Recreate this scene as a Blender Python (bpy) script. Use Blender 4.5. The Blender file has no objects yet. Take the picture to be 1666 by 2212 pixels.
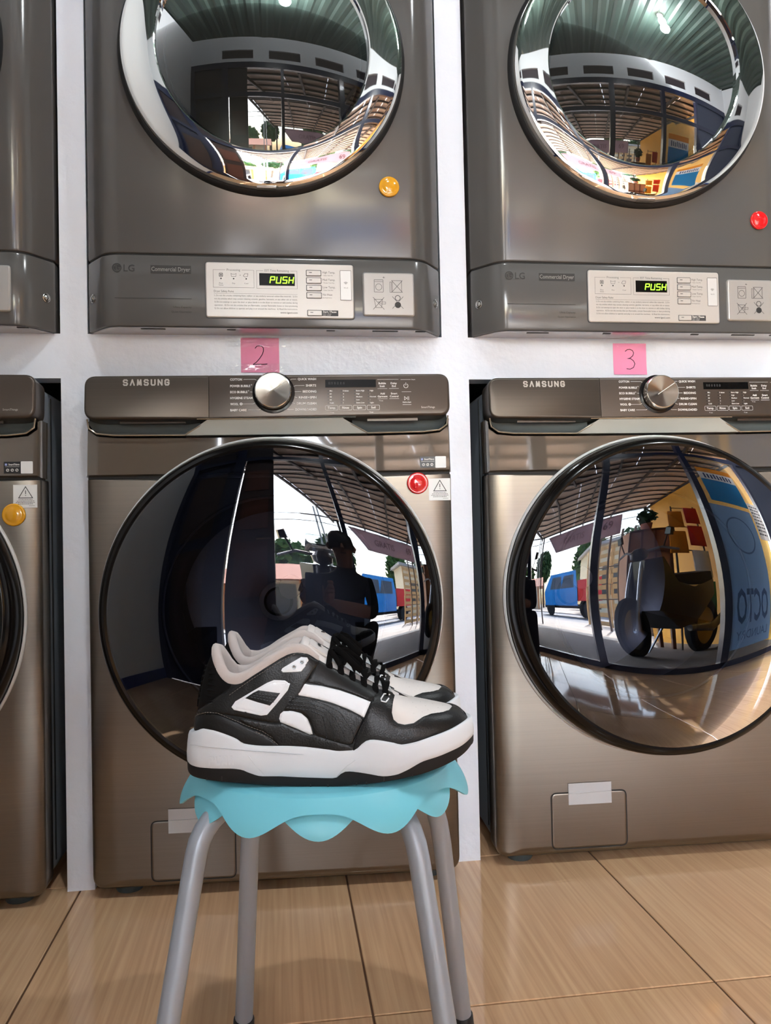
import bpy, bmesh, math, random
import numpy as np
from math import sin, cos, pi, radians, sqrt, atan2, hypot
from mathutils import Vector, Matrix
from mathutils.geometry import delaunay_2d_cdt, tessellate_polygon

random.seed(7)
scene = bpy.context.scene
col = scene.collection

# ------------------------------------------------------------------ camera
CAM = Vector((0.3518, -1.6110, 0.6697))
CR = Vector((0.99131, -0.12971, -0.02185))      # camera right
CU = Vector((0.01875, -0.02502, 0.99951))       # camera up
CW = Vector((0.13020, 0.99124, 0.02237))        # view direction
cam_d = bpy.data.cameras.new('camera')
cam_d.sensor_fit = 'HORIZONTAL'
cam_d.sensor_width = 36.0
cam_d.lens = 36.0 * 1748.2 / 1666.0
cam_d.clip_start = 0.02
cam_d.clip_end = 300
cam = bpy.data.objects.new('camera', cam_d)
cam.matrix_world = Matrix(((CR.x, CU.x, -CW.x, CAM.x), (CR.y, CU.y, -CW.y, CAM.y), (CR.z, CU.z, -CW.z, CAM.z), (0, 0, 0, 1)))
col.objects.link(cam)
scene.camera = cam

# ------------------------------------------------------------------ sky, sun, exposure
SUN_EL, SUN_AZ = radians(47), radians(200)      # the sun stands over the street
world = bpy.data.worlds.new('sky')
scene.world = world
world.use_nodes = True
wn = world.node_tree.nodes
wl = world.node_tree.links
wn.clear()
sky = wn.new('ShaderNodeTexSky')
sky.sky_type = 'NISHITA'
sky.sun_disc = False
sky.sun_elevation = SUN_EL
sky.sun_rotation = SUN_AZ
sky.air_density = 1.2
sky.dust_density = 2.5
bg = wn.new('ShaderNodeBackground')
bg.inputs['Strength'].default_value = 0.85
wo = wn.new('ShaderNodeOutputWorld')
wl.new(sky.outputs[0], bg.inputs[0])
wl.new(bg.outputs[0], wo.inputs[0])

sun_d = bpy.data.lights.new('sun', 'SUN')
sun_d.energy = 16.0
sun_d.angle = radians(0.7)
sun_d.color = (0.97, 0.985, 1.0)
sun = bpy.data.objects.new('sun', sun_d)
sd = Vector((0.30, -0.78, 1.0)).normalized()     # towards the sun
sun.rotation_euler = sd.to_track_quat('Z', 'Y').to_euler()
sun.location = (2, -12, 14)
col.objects.link(sun)

vs = scene.view_settings
vs.view_transform = 'Standard'
vs.look = 'None'
vs.gamma = 1.0
vs.use_curve_mapping = False
vs.exposure = 2.08
scene.cycles.use_denoising = True
scene.cycles.max_bounces = 7
scene.cycles.use_adaptive_sampling = True
scene.cycles.adaptive_threshold = 0.02
scene.cycles.glossy_bounces = 5
scene.cycles.transparent_max_bounces = 12
scene.cycles.sample_clamp_indirect = 8.0
scene.cycles.caustics_refractive = False
scene.cycles.caustics_reflective = False

# ------------------------------------------------------------------ materials
def lin(c):
    return tuple(((v / 255.0) / 12.92 if v / 255.0 <= 0.04045 else ((v / 255.0 + 0.055) / 1.055) ** 2.4) for v in c[:3]) + (1.0,)

MATS = {}
def pm(name, c, rough=0.5, metal=0.0, spec=0.5, coat=0.0, noise=0.0, nscale=(8, 8, 8), bump=0.0, bscale=60.0, bdist=0.002,
       aniso=0.0, emit=None, estr=0.0, trans=0.0, alpha=1.0, sheen=0.0, coat_rough=0.03, ior=1.5):
    m = bpy.data.materials.new(name)
    m.use_nodes = True
    n, l = m.node_tree.nodes, m.node_tree.links
    b = n['Principled BSDF']
    b.inputs['Base Color'].default_value = lin(c)
    b.inputs['Roughness'].default_value = rough
    b.inputs['Metallic'].default_value = metal
    b.inputs['Specular IOR Level'].default_value = spec
    b.inputs['Coat Weight'].default_value = coat
    b.inputs['Coat Roughness'].default_value = coat_rough
    b.inputs['Alpha'].default_value = alpha
    b.inputs['Transmission Weight'].default_value = trans
    b.inputs['Sheen Weight'].default_value = sheen
    b.inputs['IOR'].default_value = ior
    if emit:
        b.inputs['Emission Color'].default_value = lin(emit)
        b.inputs['Emission Strength'].default_value = estr
    tc = n.new('ShaderNodeTexCoord')
    if noise:
        mp = n.new('ShaderNodeMapping')
        mp.inputs['Scale'].default_value = nscale
        nz = n.new('ShaderNodeTexNoise')
        nz.inputs['Scale'].default_value = 1.0
        nz.inputs['Detail'].default_value = 4.0
        mx = n.new('ShaderNodeMix')
        mx.data_type = 'RGBA'
        a = tuple(max(0, v * (1 - noise)) for v in c[:3])
        d = tuple(min(255, v * (1 + noise)) for v in c[:3])
        mx.inputs[6].default_value = lin(a)
        mx.inputs[7].default_value = lin(d)
        l.new(tc.outputs['Object'], mp.inputs[0])
        l.new(mp.outputs[0], nz.inputs['Vector'])
        l.new(nz.outputs['Fac'], mx.inputs[0])
        l.new(mx.outputs[2], b.inputs['Base Color'])
    if bump:
        nb = n.new('ShaderNodeTexNoise')
        nb.inputs['Scale'].default_value = bscale
        nb.inputs['Detail'].default_value = 3.0
        bp = n.new('ShaderNodeBump')
        bp.inputs['Strength'].default_value = bump
        bp.inputs['Distance'].default_value = bdist
        l.new(tc.outputs['Object'], nb.inputs['Vector'])
        l.new(nb.outputs['Fac'], bp.inputs['Height'])
        l.new(bp.outputs[0], b.inputs['Normal'])
    if aniso:
        b.inputs['Anisotropic'].default_value = aniso
        cx = n.new('ShaderNodeCombineXYZ')
        cx.inputs[0].default_value = 1.0
        vt = n.new('ShaderNodeVectorTransform')
        vt.vector_type = 'VECTOR'
        vt.convert_from = 'OBJECT'
        vt.convert_to = 'WORLD'
        l.new(cx.outputs[0], vt.inputs[0])
        l.new(vt.outputs[0], b.inputs['Tangent'])
    MATS[name] = m
    return m

def glass_mat(name, tint, f0, rough=0.0, tr=None):
    """thin tinted pane: what is not mirrored passes through, tinted"""
    m = bpy.data.materials.new(name)
    m.use_nodes = True
    n, l = m.node_tree.nodes, m.node_tree.links
    n.clear()
    o = n.new('ShaderNodeOutputMaterial')
    t = n.new('ShaderNodeBsdfTransparent')
    t.inputs[0].default_value = tint + (1,)
    g = n.new('ShaderNodeBsdfGlossy')
    g.inputs['Roughness'].default_value = rough
    g.inputs[0].default_value = (tr or (1, 1, 1)) + (1,)
    fr = n.new('ShaderNodeFresnel')
    fr.inputs[0].default_value = f0
    mx = n.new('ShaderNodeMixShader')
    l.new(fr.outputs[0], mx.inputs[0])
    l.new(t.outputs[0], mx.inputs[1])
    l.new(g.outputs[0], mx.inputs[2])
    l.new(mx.outputs[0], o.inputs[0])
    MATS[name] = m
    return m

# ------------------------------------------------------------------ mesh builder
class MB:
    def __init__(s):
        s.v, s.f = [], []
    def add(s, verts, faces):
        k = len(s.v)
        s.v.extend([tuple(p) for p in verts])
        s.f.extend([tuple(i + k for i in f) for f in faces])
    def box(s, x0, x1, y0, y1, z0, z1):
        s.add([(x0, y0, z0), (x1, y0, z0), (x1, y1, z0), (x0, y1, z0), (x0, y0, z1), (x1, y0, z1), (x1, y1, z1), (x0, y1, z1)],
              [(0, 3, 2, 1), (4, 5, 6, 7), (0, 1, 5, 4), (1, 2, 6, 5), (2, 3, 7, 6), (3, 0, 4, 7)])
        return s
    def obox(s, p, q, w, h, up=(0, 0, 1)):
        """bar from p to q, width w, height h"""
        p, q = Vector(p), Vector(q)
        d = (q - p).normalized()
        u = Vector(up)
        if abs(d.dot(u)) > 0.98:
            u = Vector((1, 0, 0))
        a = d.cross(u).normalized() * (w / 2)
        b = a.normalized().cross(d).normalized() * (h / 2)
        s.add([p - a - b, p + a - b, p + a + b, p - a + b, q - a - b, q + a - b, q + a + b, q - a + b],
              [(0, 1, 2, 3), (7, 6, 5, 4), (0, 4, 5, 1), (1, 5, 6, 2), (2, 6, 7, 3), (3, 7, 4, 0)])
        return s
    def quad(s, a, b, c, d):
        s.add([a, b, c, d], [(0, 1, 2, 3)])
        return s
    def loft(s, rings, closed=True, cap0=False, cap1=False):
        n = len(rings[0])
        k = len(s.v)
        for r in rings:
            s.v.extend([tuple(p) for p in r])
        for i in range(len(rings) - 1):
            for j in range(n if closed else n - 1):
                a, b = k + i * n + j, k + i * n + (j + 1) % n
                s.f.append((a, b, b + n, a + n))
        if cap0:
            s.f.append(tuple(k + j for j in reversed(range(n))))
        if cap1:
            s.f.append(tuple(k + (len(rings) - 1) * n + j for j in range(n)))
        return s
    def lathe_y(s, prof, cx=0, cz=0, n=64, cap0=False, cap1=False, tilt=0.0, piv=0.0):
        """prof: (radius, y) pairs; axis along Y"""
        rings = []
        for r, y in prof:
            ring = []
            for j in range(n):
                a = -2 * pi * j / n
                x, z, yy = r * cos(a), r * sin(a), y
                if tilt:
                    yy, z = piv + (y - piv) * cos(tilt) + z * sin(tilt), z * cos(tilt) - (y - piv) * sin(tilt)
                ring.append((cx + x, yy, cz + z))
            rings.append(ring)
        return s.loft(rings, True, cap0, cap1)
    def lathe_z(s, prof, cx=0, cy=0, n=48, cap0=False, cap1=False):
        rings = [[(cx + r * cos(2 * pi * j / n), cy + r * sin(2 * pi * j / n), z) for j in range(n)] for r, z in prof]
        return s.loft(rings, True, cap0, cap1)
    def tube(s, pts, r, n=10, cap=True, closed=False):
        pts = [Vector(p) for p in pts]
        m = len(pts)
        rr = r if isinstance(r, (list, tuple)) else [r] * m
        t0 = (pts[1] - pts[0]).normalized()
        u = Vector((0, 0, 1)) if abs(t0.z) < 0.9 else Vector((1, 0, 0))
        a = t0.cross(u).normalized()
        rings = []
        for i in range(m):
            if closed:
                t = (pts[(i + 1) % m] - pts[i - 1]).normalized()
            else:
                t = (pts[min(i + 1, m - 1)] - pts[max(i - 1, 0)]).normalized()
            a = (a - t * a.dot(t)).normalized()
            b = t.cross(a)
            rings.append([pts[i] + (a * cos(2 * pi * j / n) + b * sin(2 * pi * j / n)) * rr[i] for j in range(n)])
        if closed:
            rings.append(rings[0])
            return s.loft(rings, True)
        return s.loft(rings, True, cap, cap)
    def cap(s, pts):
        """flat concave polygon"""
        tr = tessellate_polygon([[Vector(p) for p in pts]])
        s.add(pts, [tuple(t) for t in tr])
        return s
    def plate(s, out, y, yb, edge=((0, 0),), back=False, front=True):
        """extruded outline (x, z) facing -Y; edge: (inset, dy) pairs from the rim to the face"""
        rings = [[(x, yb, z) for x, z in out]]
        for ins, dy in edge:
            o2 = inset(out, ins)
            rings.append([(x, y + dy, z) for x, z in o2])
        s.loft(rings, True, back, False)
        if front:
            s.cap(rings[-1])
        return s
    def build(s, name, mat, parent=None, smooth=40, xf=None, weld=0.0):
        me = bpy.data.meshes.new(name)
        v = s.v
        if xf is not None:
            v = [tuple(xf @ Vector(p)) for p in v]
        me.from_pydata(v, [], s.f)
        if weld:
            bm = bmesh.new(); bm.from_mesh(me)
            bmesh.ops.remove_doubles(bm, verts=bm.verts, dist=weld)
            bm.to_mesh(me); bm.free()
        me.validate()
        if mat is not None:
            me.materials.append(MATS[mat] if isinstance(mat, str) else mat)
        if smooth:
            me.shade_smooth()
            me.set_sharp_from_angle(angle=radians(smooth))
        me.update()
        o = bpy.data.objects.new(name, me)
        col.objects.link(o)
        if parent is not None:
            o.parent = parent
        return o

def inset(out, d):
    if d == 0:
        return list(out)
    n = len(out)
    ar = sum(out[i][0] * out[(i + 1) % n][1] - out[(i + 1) % n][0] * out[i][1] for i in range(n))
    sg = 1 if ar > 0 else -1
    res = []
    for i in range(n):
        p, c, q = out[i - 1], out[i], out[(i + 1) % n]
        e1 = (c[0] - p[0], c[1] - p[1]); e2 = (q[0] - c[0], q[1] - c[1])
        l1 = hypot(*e1) or 1e-9; l2 = hypot(*e2) or 1e-9
        n1 = (-e1[1] / l1 * sg, e1[0] / l1 * sg); n2 = (-e2[1] / l2 * sg, e2[0] / l2 * sg)
        bx, bz = n1[0] + n2[0], n1[1] + n2[1]
        k = bx * bx + bz * bz
        k = max(k, 0.5)
        res.append((c[0] + 2 * bx / k * d, c[1] + 2 * bz / k * d))
    return res

def rpoly(pts, rad, n=6):
    """polygon with filleted corners; rad a number or one per corner"""
    res = []
    m = len(pts)
    for i in range(m):
        r = rad[i] if isinstance(rad, (list, tuple)) else rad
        p, c, q = Vector(pts[i - 1]), Vector(pts[i]), Vector(pts[(i + 1) % m])
        if r <= 0:
            res.append(tuple(c)); continue
        a, b = (p - c), (q - c)
        la, lb = a.length, b.length
        a.normalize(); b.normalize()
        ang = math.acos(max(-1, min(1, a.dot(b))))
        t = min(r / max(math.tan(ang / 2), 1e-6), la * 0.49, lb * 0.49)
        p0, p1 = c + a * t, c + b * t
        for k in range(n + 1):
            f = k / n
            res.append(tuple(p0 * (1 - f) ** 2 + c * 2 * f * (1 - f) + p1 * f * f))
    return res

def rrect(x0, x1, z0, z1, r, n=6):
    return rpoly([(x0, z0), (x1, z0), (x1, z1), (x0, z1)], r, n)

def qedge(a, b, n=5):
    """quarter round edge: inset a, depth b"""
    return [(a * (1 - cos(pi / 2 * k / n)), b * (1 - sin(pi / 2 * k / n))) for k in range(n + 1)]

# lettering -------------------------------------------------------------
_tc = {}
def glyphs(txt, bold=0.0, spacing=1.0):
    key = (txt, bold, spacing)
    if key not in _tc:
        cu = bpy.data.curves.new('lettering', 'FONT')
        cu.body = txt
        cu.size = 1.0
        cu.resolution_u = 2
        cu.offset = bold
        cu.space_character = spacing
        ob = bpy.data.objects.new('lettering', cu)
        col.objects.link(ob)
        bpy.context.view_layer.update()
        me = bpy.data.meshes.new_from_object(ob.evaluated_get(bpy.context.evaluated_depsgraph_get()))
        vs_ = [(v.co.x, v.co.y) for v in me.vertices]
        fs_ = [tuple(p.vertices) for p in me.polygons]
        bpy.data.objects.remove(ob)
        bpy.data.curves.remove(cu)
        bpy.data.meshes.remove(me)
        _tc[key] = (vs_, fs_)
    return _tc[key]

def text(mb, txt, x, z, h, y=0.0, w=None, align='L', bold=0.0, spacing=1.0, skew=0.0, mirror=False):
    """flat lettering in the XZ plane facing -Y; h cap height, w forces the width"""
    v, f = glyphs(txt, bold, spacing)
    if not v:
        return
    k = h / 0.7
    x0, x1 = min(p[0] for p in v), max(p[0] for p in v)
    kx = (w / (x1 - x0)) if w else k
    wd = (x1 - x0) * kx
    ox = x - (0 if align == 'L' else wd if align == 'R' else wd / 2)
    pts = []
    for px, pz in v:
        xx = ox + (px - x0) * kx + skew * pz * k
        if mirror:
            xx = 2 * x - xx
        pts.append((xx, y, z + pz * k))
    mb.add(pts, [tuple(reversed(t)) if mirror else t for t in f])

def stroke(mb, pts, w, y=0.0, closed=False):
    """flat polyline in XZ facing -Y"""
    n = len(pts)
    for i in range(n if closed else n - 1):
        a, b = pts[i], pts[(i + 1) % n]
        d = (b[0] - a[0], b[1] - a[1])
        L = hypot(*d) or 1e-9
        e = (d[0] / L * w / 2, d[1] / L * w / 2)
        nx, nz = -d[1] / L * w / 2, d[0] / L * w / 2
        p = [(a[0] - e[0] - nx, a[1] - e[1] - nz), (b[0] + e[0] - nx, b[1] + e[1] - nz), (b[0] + e[0] + nx, b[1] + e[1] + nz), (a[0] - e[0] + nx, a[1] - e[1] + nz)]
        mb.add([(q[0], y - 0.000004 * i, q[1]) for q in p], [(0, 1, 2, 3)])

def frect(mb, x0, x1, z0, z1, y):
    mb.add([(x0, y, z0), (x1, y, z0), (x1, y, z1), (x0, y, z1)], [(0, 1, 2, 3)])

def disc(mb, cx, cz, r, y, n=16):
    mb.add([(cx + r * cos(2 * pi * k / n), y, cz + r * sin(2 * pi * k / n)) for k in range(n)], [tuple(range(n))])

def ringflat(mb, cx, cz, r0, r1, y, n=20, a0=0, a1=2 * pi):
    pts = []
    for k in range(n + 1):
        a = a0 + (a1 - a0) * k / n
        pts += [(cx + r0 * cos(a), y, cz + r0 * sin(a)), (cx + r1 * cos(a), y, cz + r1 * sin(a))]
    mb.add(pts, [(2 * k, 2 * k + 1, 2 * k + 3, 2 * k + 2) for k in range(n)])

# bold stroke capitals for moulded and metal lettering
CAPS = {'S': [[(1, .83), (.82, 1), (.18, 1), (0, .83), (0, .66), (.18, .53), (.82, .47), (1, .34), (1, .17), (.82, 0), (.18, 0), (0, .17)]], 'A': [[(0, 0), (.5, 1), (1, 0)]],
        'M': [[(0, 0), (.12, 1), (.5, .12), (.88, 1), (1, 0)]], 'U': [[(0, 1), (0, .18), (.2, 0), (.8, 0), (1, .18), (1, 1)]], 'N': [[(0, 0), (0, 1), (1, 0), (1, 1)]],
        'G': [[(1, .8), (.8, 1), (.2, 1), (0, .8), (0, .2), (.2, 0), (.8, 0), (1, .2), (1, .48), (.55, .48)]], 'P': [[(0, 0), (0, 1), (.8, 1), (1, .85), (1, .6), (.8, .45), (0, .45)]], 'Z': [[(.22, .32), (.78, .32)]]}
def caps_quads(word, w, h, lw, gap):
    """rectangles (4 points each) that draw a word from (0, 0) to (w, h)"""
    n = len(word)
    cw = (w - gap * (n - 1)) / n
    quads = []
    for i, c in enumerate(word):
        for pl in CAPS[c]:
            for (ax, az), (bx, bz) in zip(pl, pl[1:]):
                a = (i * (cw + gap) + lw / 2 + ax * (cw - lw), lw / 2 + az * (h - lw)); b = (i * (cw + gap) + lw / 2 + bx * (cw - lw), lw / 2 + bz * (h - lw))
                d = (b[0] - a[0], b[1] - a[1]); L = hypot(*d) or 1e-9
                e = (d[0] / L * lw * 0.42, d[1] / L * lw * 0.42); nn = (-d[1] / L * lw / 2, d[0] / L * lw / 2)
                quads.append([(a[0] - e[0] - nn[0], a[1] - e[1] - nn[1]), (b[0] + e[0] - nn[0], b[1] + e[1] - nn[1]), (b[0] + e[0] + nn[0], b[1] + e[1] + nn[1]), (a[0] - e[0] + nn[0], a[1] - e[1] + nn[1])])
    return quads

# objects ---------------------------------------------------------------
def empty(name, loc=(0, 0, 0), rz=0.0):
    o = bpy.data.objects.new(name, None)
    o.empty_display_size = 0.05
    o.location = loc
    o.rotation_euler = (0, 0, rz)
    col.objects.link(o)
    return o

def tag(o, label, cat, group=None):
    o['label'] = label
    o['category'] = cat
    if group:
        o['group'] = group
    return o

def struct(o):
    o['kind'] = 'structure'
    return o

def copy_tree(o, parent=None):
    c = o.copy()
    col.objects.link(c)
    if parent is not None:
        c.parent = parent
    for ch in [x for x in bpy.data.objects if x.parent == o]:
        copy_tree(ch, c)
    return c

# ------------------------------------------------------------------ palette
pm('wall_paint', (226, 232, 244), 0.28, spec=0.5, noise=0.02, nscale=(3, 3, 3), bump=0.35, bscale=55, bdist=0.004)
pm('wall_white', (208, 211, 214), 0.6, noise=0.03, nscale=(1.5, 1.5, 1.5), bump=0.1, bscale=40)
pm('wall_dark', (60, 60, 62), 0.8)
pm('black_gap', (14, 14, 15), 0.6)
pm('brushed', (124, 117, 109), 0.30, metal=1.0, aniso=0.75, noise=0.05, nscale=(1.2, 1.2, 420))
pm('brushed_dark', (84, 77, 70), 0.36, metal=0.85, aniso=0.6, noise=0.06, nscale=(1.2, 1.2, 500))
pm('taupe_gloss', (92, 83, 73), 0.04, spec=0.7, coat=1.0, coat_rough=0.02)
pm('fascia', (80, 71, 64), 0.30, metal=0.5, spec=0.5)
pm('cabinet_grey', (120, 127, 135), 0.38, spec=0.5, coat=0.1)
pm('cabinet_dark', (66, 70, 74), 0.45)
pm('dryer_paint', (90, 89, 88), 0.16, metal=0.1, spec=0.32, coat=0.08, coat_rough=0.06)
pm('dryer_under', (176, 174, 172), 0.10, metal=0.4, coat=0.3)
pm('chrome', (236, 234, 230), 0.025, metal=1.0)
pm('chrome_soft', (200, 196, 190), 0.16, metal=1.0)
pm('strip_satin', (170, 174, 169), 0.42, metal=0.15)
pm('scoop', (92, 98, 98), 0.45, spec=0.4)
pm('lip', (150, 138, 122), 0.22, metal=0.4)
pm('rim_black', (14, 11, 10), 0.16, spec=0.28)
pm('gasket', (22, 22, 23), 0.5)
pm('drum_steel', (120, 122, 126), 0.3, metal=0.9)
pm('drum_dark', (30, 30, 34), 0.5)
pm('print_white', (226, 224, 220), 0.5)
pm('print_silver', (186, 180, 172), 0.35, metal=0.3)
pm('print_grey', (92, 90, 88), 0.6)
pm('print_dark', (52, 52, 54), 0.6)
pm('print_mid', (34, 33, 32), 0.55)
pm('display_black', (9, 9, 10), 0.25, spec=0.12)
pm('led_green', (120, 255, 40), 0.5, emit=(120, 255, 30), estr=1.6)
pm('led_panel', (190, 186, 182), 0.34, metal=0.25)
pm('icon_plate', (172, 170, 168), 0.28, metal=0.3)
pm('sticker_white', (222, 224, 224), 0.45)
pm('sticker_black', (30, 30, 32), 0.35)
pm('sticker_blue', (150, 160, 210), 0.45)
pm('pink_note', (255, 150, 190), 0.55, noise=0.04, nscale=(30, 30, 30))
pm('marker', (70, 22, 48), 0.5)
pm('tape_white', (196, 198, 202), 0.22, alpha=0.82, coat=0.4)
pm('red_magnet', (214, 24, 28), 0.12, coat=0.7)
pm('yellow_magnet', (222, 158, 22), 0.14, coat=0.6)
pm('foot_rubber', (62, 72, 74), 0.55)
pm('screw', (190, 188, 184), 0.25, metal=1.0)
pm('stool_plastic', (114, 194, 212), 0.38, spec=0.45, noise=0.02, nscale=(9, 9, 9))
pm('stool_tube', (150, 156, 166), 0.36, metal=0.25, spec=0.5)
pm('cap_black', (20, 20, 22), 0.5)
pm('shoe_black', (13, 12, 12), 0.38, spec=0.28, bump=0.12, bscale=420, bdist=0.001)
pm('shoe_grain', (14, 13, 13), 0.33, spec=0.34, bump=0.32, bscale=620, bdist=0.0008)
pm('shoe_textile', (14, 13, 13), 0.85, spec=0.1, bump=0.4, bscale=900, bdist=0.0006)
pm('shoe_white', (226, 230, 236), 0.42, spec=0.4, bump=0.05, bscale=500, bdist=0.0006)
pm('shoe_vamp', (214, 208, 204), 0.45, spec=0.4, bump=0.06, bscale=450, bdist=0.0006)
pm('midsole', (210, 214, 220), 0.48, spec=0.35)
pm('outsole', (26, 25, 26), 0.6, spec=0.25)
pm('lining', (188, 178, 174), 0.9, spec=0.15, sheen=0.3, bump=0.5, bscale=1500, bdist=0.0004)
pm('tongue', (206, 200, 197), 0.6, spec=0.3)
pm('tongue_mesh', (206, 210, 212), 0.35, metal=0.35, bump=0.5, bscale=900, bdist=0.0005)
pm('lace', (11, 10, 10), 0.9, spec=0.08, bump=0.4, bscale=1200, bdist=0.0004)
pm('thread_grey', (116, 110, 104), 0.8)
pm('thread_black', (8, 8, 9), 0.5)
pm('thread_dark', (40, 40, 44), 0.5)
pm('eyelet', (128, 132, 134), 0.3, metal=0.9)
pm('navy_steel', (26, 32, 58), 0.32, coat=0.3)
pm('navy_paint', (30, 48, 104), 0.4)
pm('roof_brown', (200, 178, 162), 0.6, noise=0.1, nscale=(2, 7, 2))
pm('purlin', (54, 46, 44), 0.5)
pm('roof_green', (50, 64, 58), 0.5, noise=0.08, nscale=(2, 2, 2))
pm('yellow_wall', (206, 150, 48), 0.7, noise=0.15, nscale=(1.2, 1.2, 1.6))
pm('paver', (98, 95, 92), 0.8, noise=0.25, nscale=(9, 9, 9))
pm('asphalt', (150, 148, 146), 0.9, noise=0.1, nscale=(3, 3, 3))
pm('earth', (176, 166, 154), 0.9, noise=0.15, nscale=(2, 2, 2))
pm('banner_cloth', (172, 156, 164), 0.8)
pm('banner_print', (128, 110, 118), 0.8)
pm('van_blue', (24, 130, 206), 0.25, coat=0.5)
pm('van_red', (204, 34, 44), 0.35)
pm('window_dark', (60, 58, 64), 0.1, coat=0.5)
pm('tyre', (26, 26, 27), 0.7)
pm('pallet_wood', (200, 160, 108), 0.75, noise=0.15, nscale=(5, 5, 5))
pm('cart_wood', (178, 126, 92), 0.6, noise=0.12, nscale=(3, 3, 12))
pm('cart_frame', (96, 54, 38), 0.5)
pm('leaf', (64, 96, 42), 0.7, noise=0.4, nscale=(1.6, 1.6, 1.6))
pm('leaf_dark', (44, 74, 36), 0.7, noise=0.4, nscale=(1.6, 1.6, 1.6))
pm('trunk', (92, 76, 62), 0.85)
pm('bike_black', (16, 18, 22), 0.18, coat=0.5)
pm('bike_silver', (150, 152, 156), 0.25, metal=0.9)
pm('bike_yellow', (224, 186, 70), 0.5)
pm('wood_dark', (58, 42, 36), 0.4, noise=0.12, nscale=(4, 4, 14))
pm('orange_wood', (204, 120, 48), 0.6)
pm('tile_roof', (176, 116, 92), 0.8)
pm('bezel', (232, 232, 232), 0.3, metal=0.25)
pm('hub_white', (220, 214, 208), 0.4)
pm('cream', (226, 212, 178), 0.8)
pm('snack_red', (206, 44, 30), 0.25)
pm('snack_orange', (214, 130, 34), 0.25)
pm('snack_white', (226, 222, 218), 0.3)
pm('snack_green', (36, 146, 112), 0.3)
pm('poster_pale', (176, 200, 226), 0.6)
pm('poster_ink', (118, 138, 166), 0.6)
pm('poster_blue', (88, 168, 210), 0.5)
pm('skin', (150, 104, 80), 0.5)
pm('hair', (18, 15, 14), 0.5)
pm('shirt', (22, 22, 26), 0.9)
pm('trousers', (40, 36, 34), 0.9)
pm('phone_black', (14, 14, 16), 0.15)
pm('wire', (30, 30, 30), 0.6)
pm('concrete', (170, 166, 160), 0.85, noise=0.1, nscale=(3, 3, 3))
pm('lamp_white', (255, 252, 244), 0.4, emit=(255, 250, 240), estr=18.0)
pm('lamp_body', (225, 225, 225), 0.4)
glass_mat('door_glass', (0.22, 0.23, 0.28), 1.74, 0.0, (0.92, 0.95, 1.0))
glass_mat('dryer_glass', (0.32, 0.32, 0.30), 1.62, 0.0)
glass_mat('clear_pane', (0.86, 0.9, 0.92), 1.45)
glass_mat('clear_tape', (0.99, 0.99, 0.99), 1.45, 0.06)

def translucent(name, amount):
    """thin printed sheet that lets daylight glow through"""
    m = MATS[name]
    n, l = m.node_tree.nodes, m.node_tree.links
    b = n['Principled BSDF']
    o = [x for x in n if x.type == 'OUTPUT_MATERIAL'][0]
    t = n.new('ShaderNodeBsdfTranslucent')
    t.inputs[0].default_value = b.inputs['Base Color'].default_value
    mx = n.new('ShaderNodeMixShader')
    mx.inputs[0].default_value = amount
    l.new(b.outputs[0], mx.inputs[1]); l.new(t.outputs[0], mx.inputs[2]); l.new(mx.outputs[0], o.inputs[0])
for nm_ in ('poster_pale', 'poster_ink', 'poster_blue', 'banner_cloth', 'banner_print'):
    translucent(nm_, 0.75 if nm_.startswith('poster') else 0.45)

def floor_tile_mat():
    m = pm('wood_tile', (186, 136, 92), 0.07, spec=0.6)
    n, l = m.node_tree.nodes, m.node_tree.links
    b = n['Principled BSDF']
    tc = [x for x in n if x.type == 'TEX_COORD'][0]
    oi = n.new('ShaderNodeObjectInfo')
    ad = n.new('ShaderNodeVectorMath')
    sc = n.new('ShaderNodeVectorMath'); sc.operation = 'SCALE'
    l.new(oi.outputs['Location'], sc.inputs[0]); sc.inputs['Scale'].default_value = 7.3
    l.new(tc.outputs['Object'], ad.inputs[0]); l.new(sc.outputs[0], ad.inputs[1])
    mp = n.new('ShaderNodeMapping'); mp.inputs['Scale'].default_value = (120, 2.4, 1)
    l.new(ad.outputs[0], mp.inputs[0])
    n1 = n.new('ShaderNodeTexNoise'); n1.inputs['Scale'].default_value = 1; n1.inputs['Detail'].default_value = 6; n1.inputs['Distortion'].default_value = 0.6
    l.new(mp.outputs[0], n1.inputs['Vector'])
    mp2 = n.new('ShaderNodeMapping'); mp2.inputs['Scale'].default_value = (5, 1.1, 1)
    l.new(ad.outputs[0], mp2.inputs[0])
    n2 = n.new('ShaderNodeTexNoise'); n2.inputs['Scale'].default_value = 1; n2.inputs['Detail'].default_value = 3
    l.new(mp2.outputs[0], n2.inputs['Vector'])
    cr = n.new('ShaderNodeValToRGB')
    cr.color_ramp.elements[0].position = 0.30; cr.color_ramp.elements[0].color = lin((200, 158, 120))
    cr.color_ramp.elements[1].position = 0.72; cr.color_ramp.elements[1].color = lin((222, 180, 140))
    l.new(n1.outputs['Fac'], cr.inputs[0])
    mx = n.new('ShaderNodeMix'); mx.data_type = 'RGBA'; mx.blend_type = 'OVERLAY'; mx.inputs[0].default_value = 0.22
    l.new(cr.outputs[0], mx.inputs[6]); l.new(n2.outputs['Fac'], mx.inputs[7])
    l.new(mx.outputs[2], b.inputs['Base Color'])
floor_tile_mat()

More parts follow.
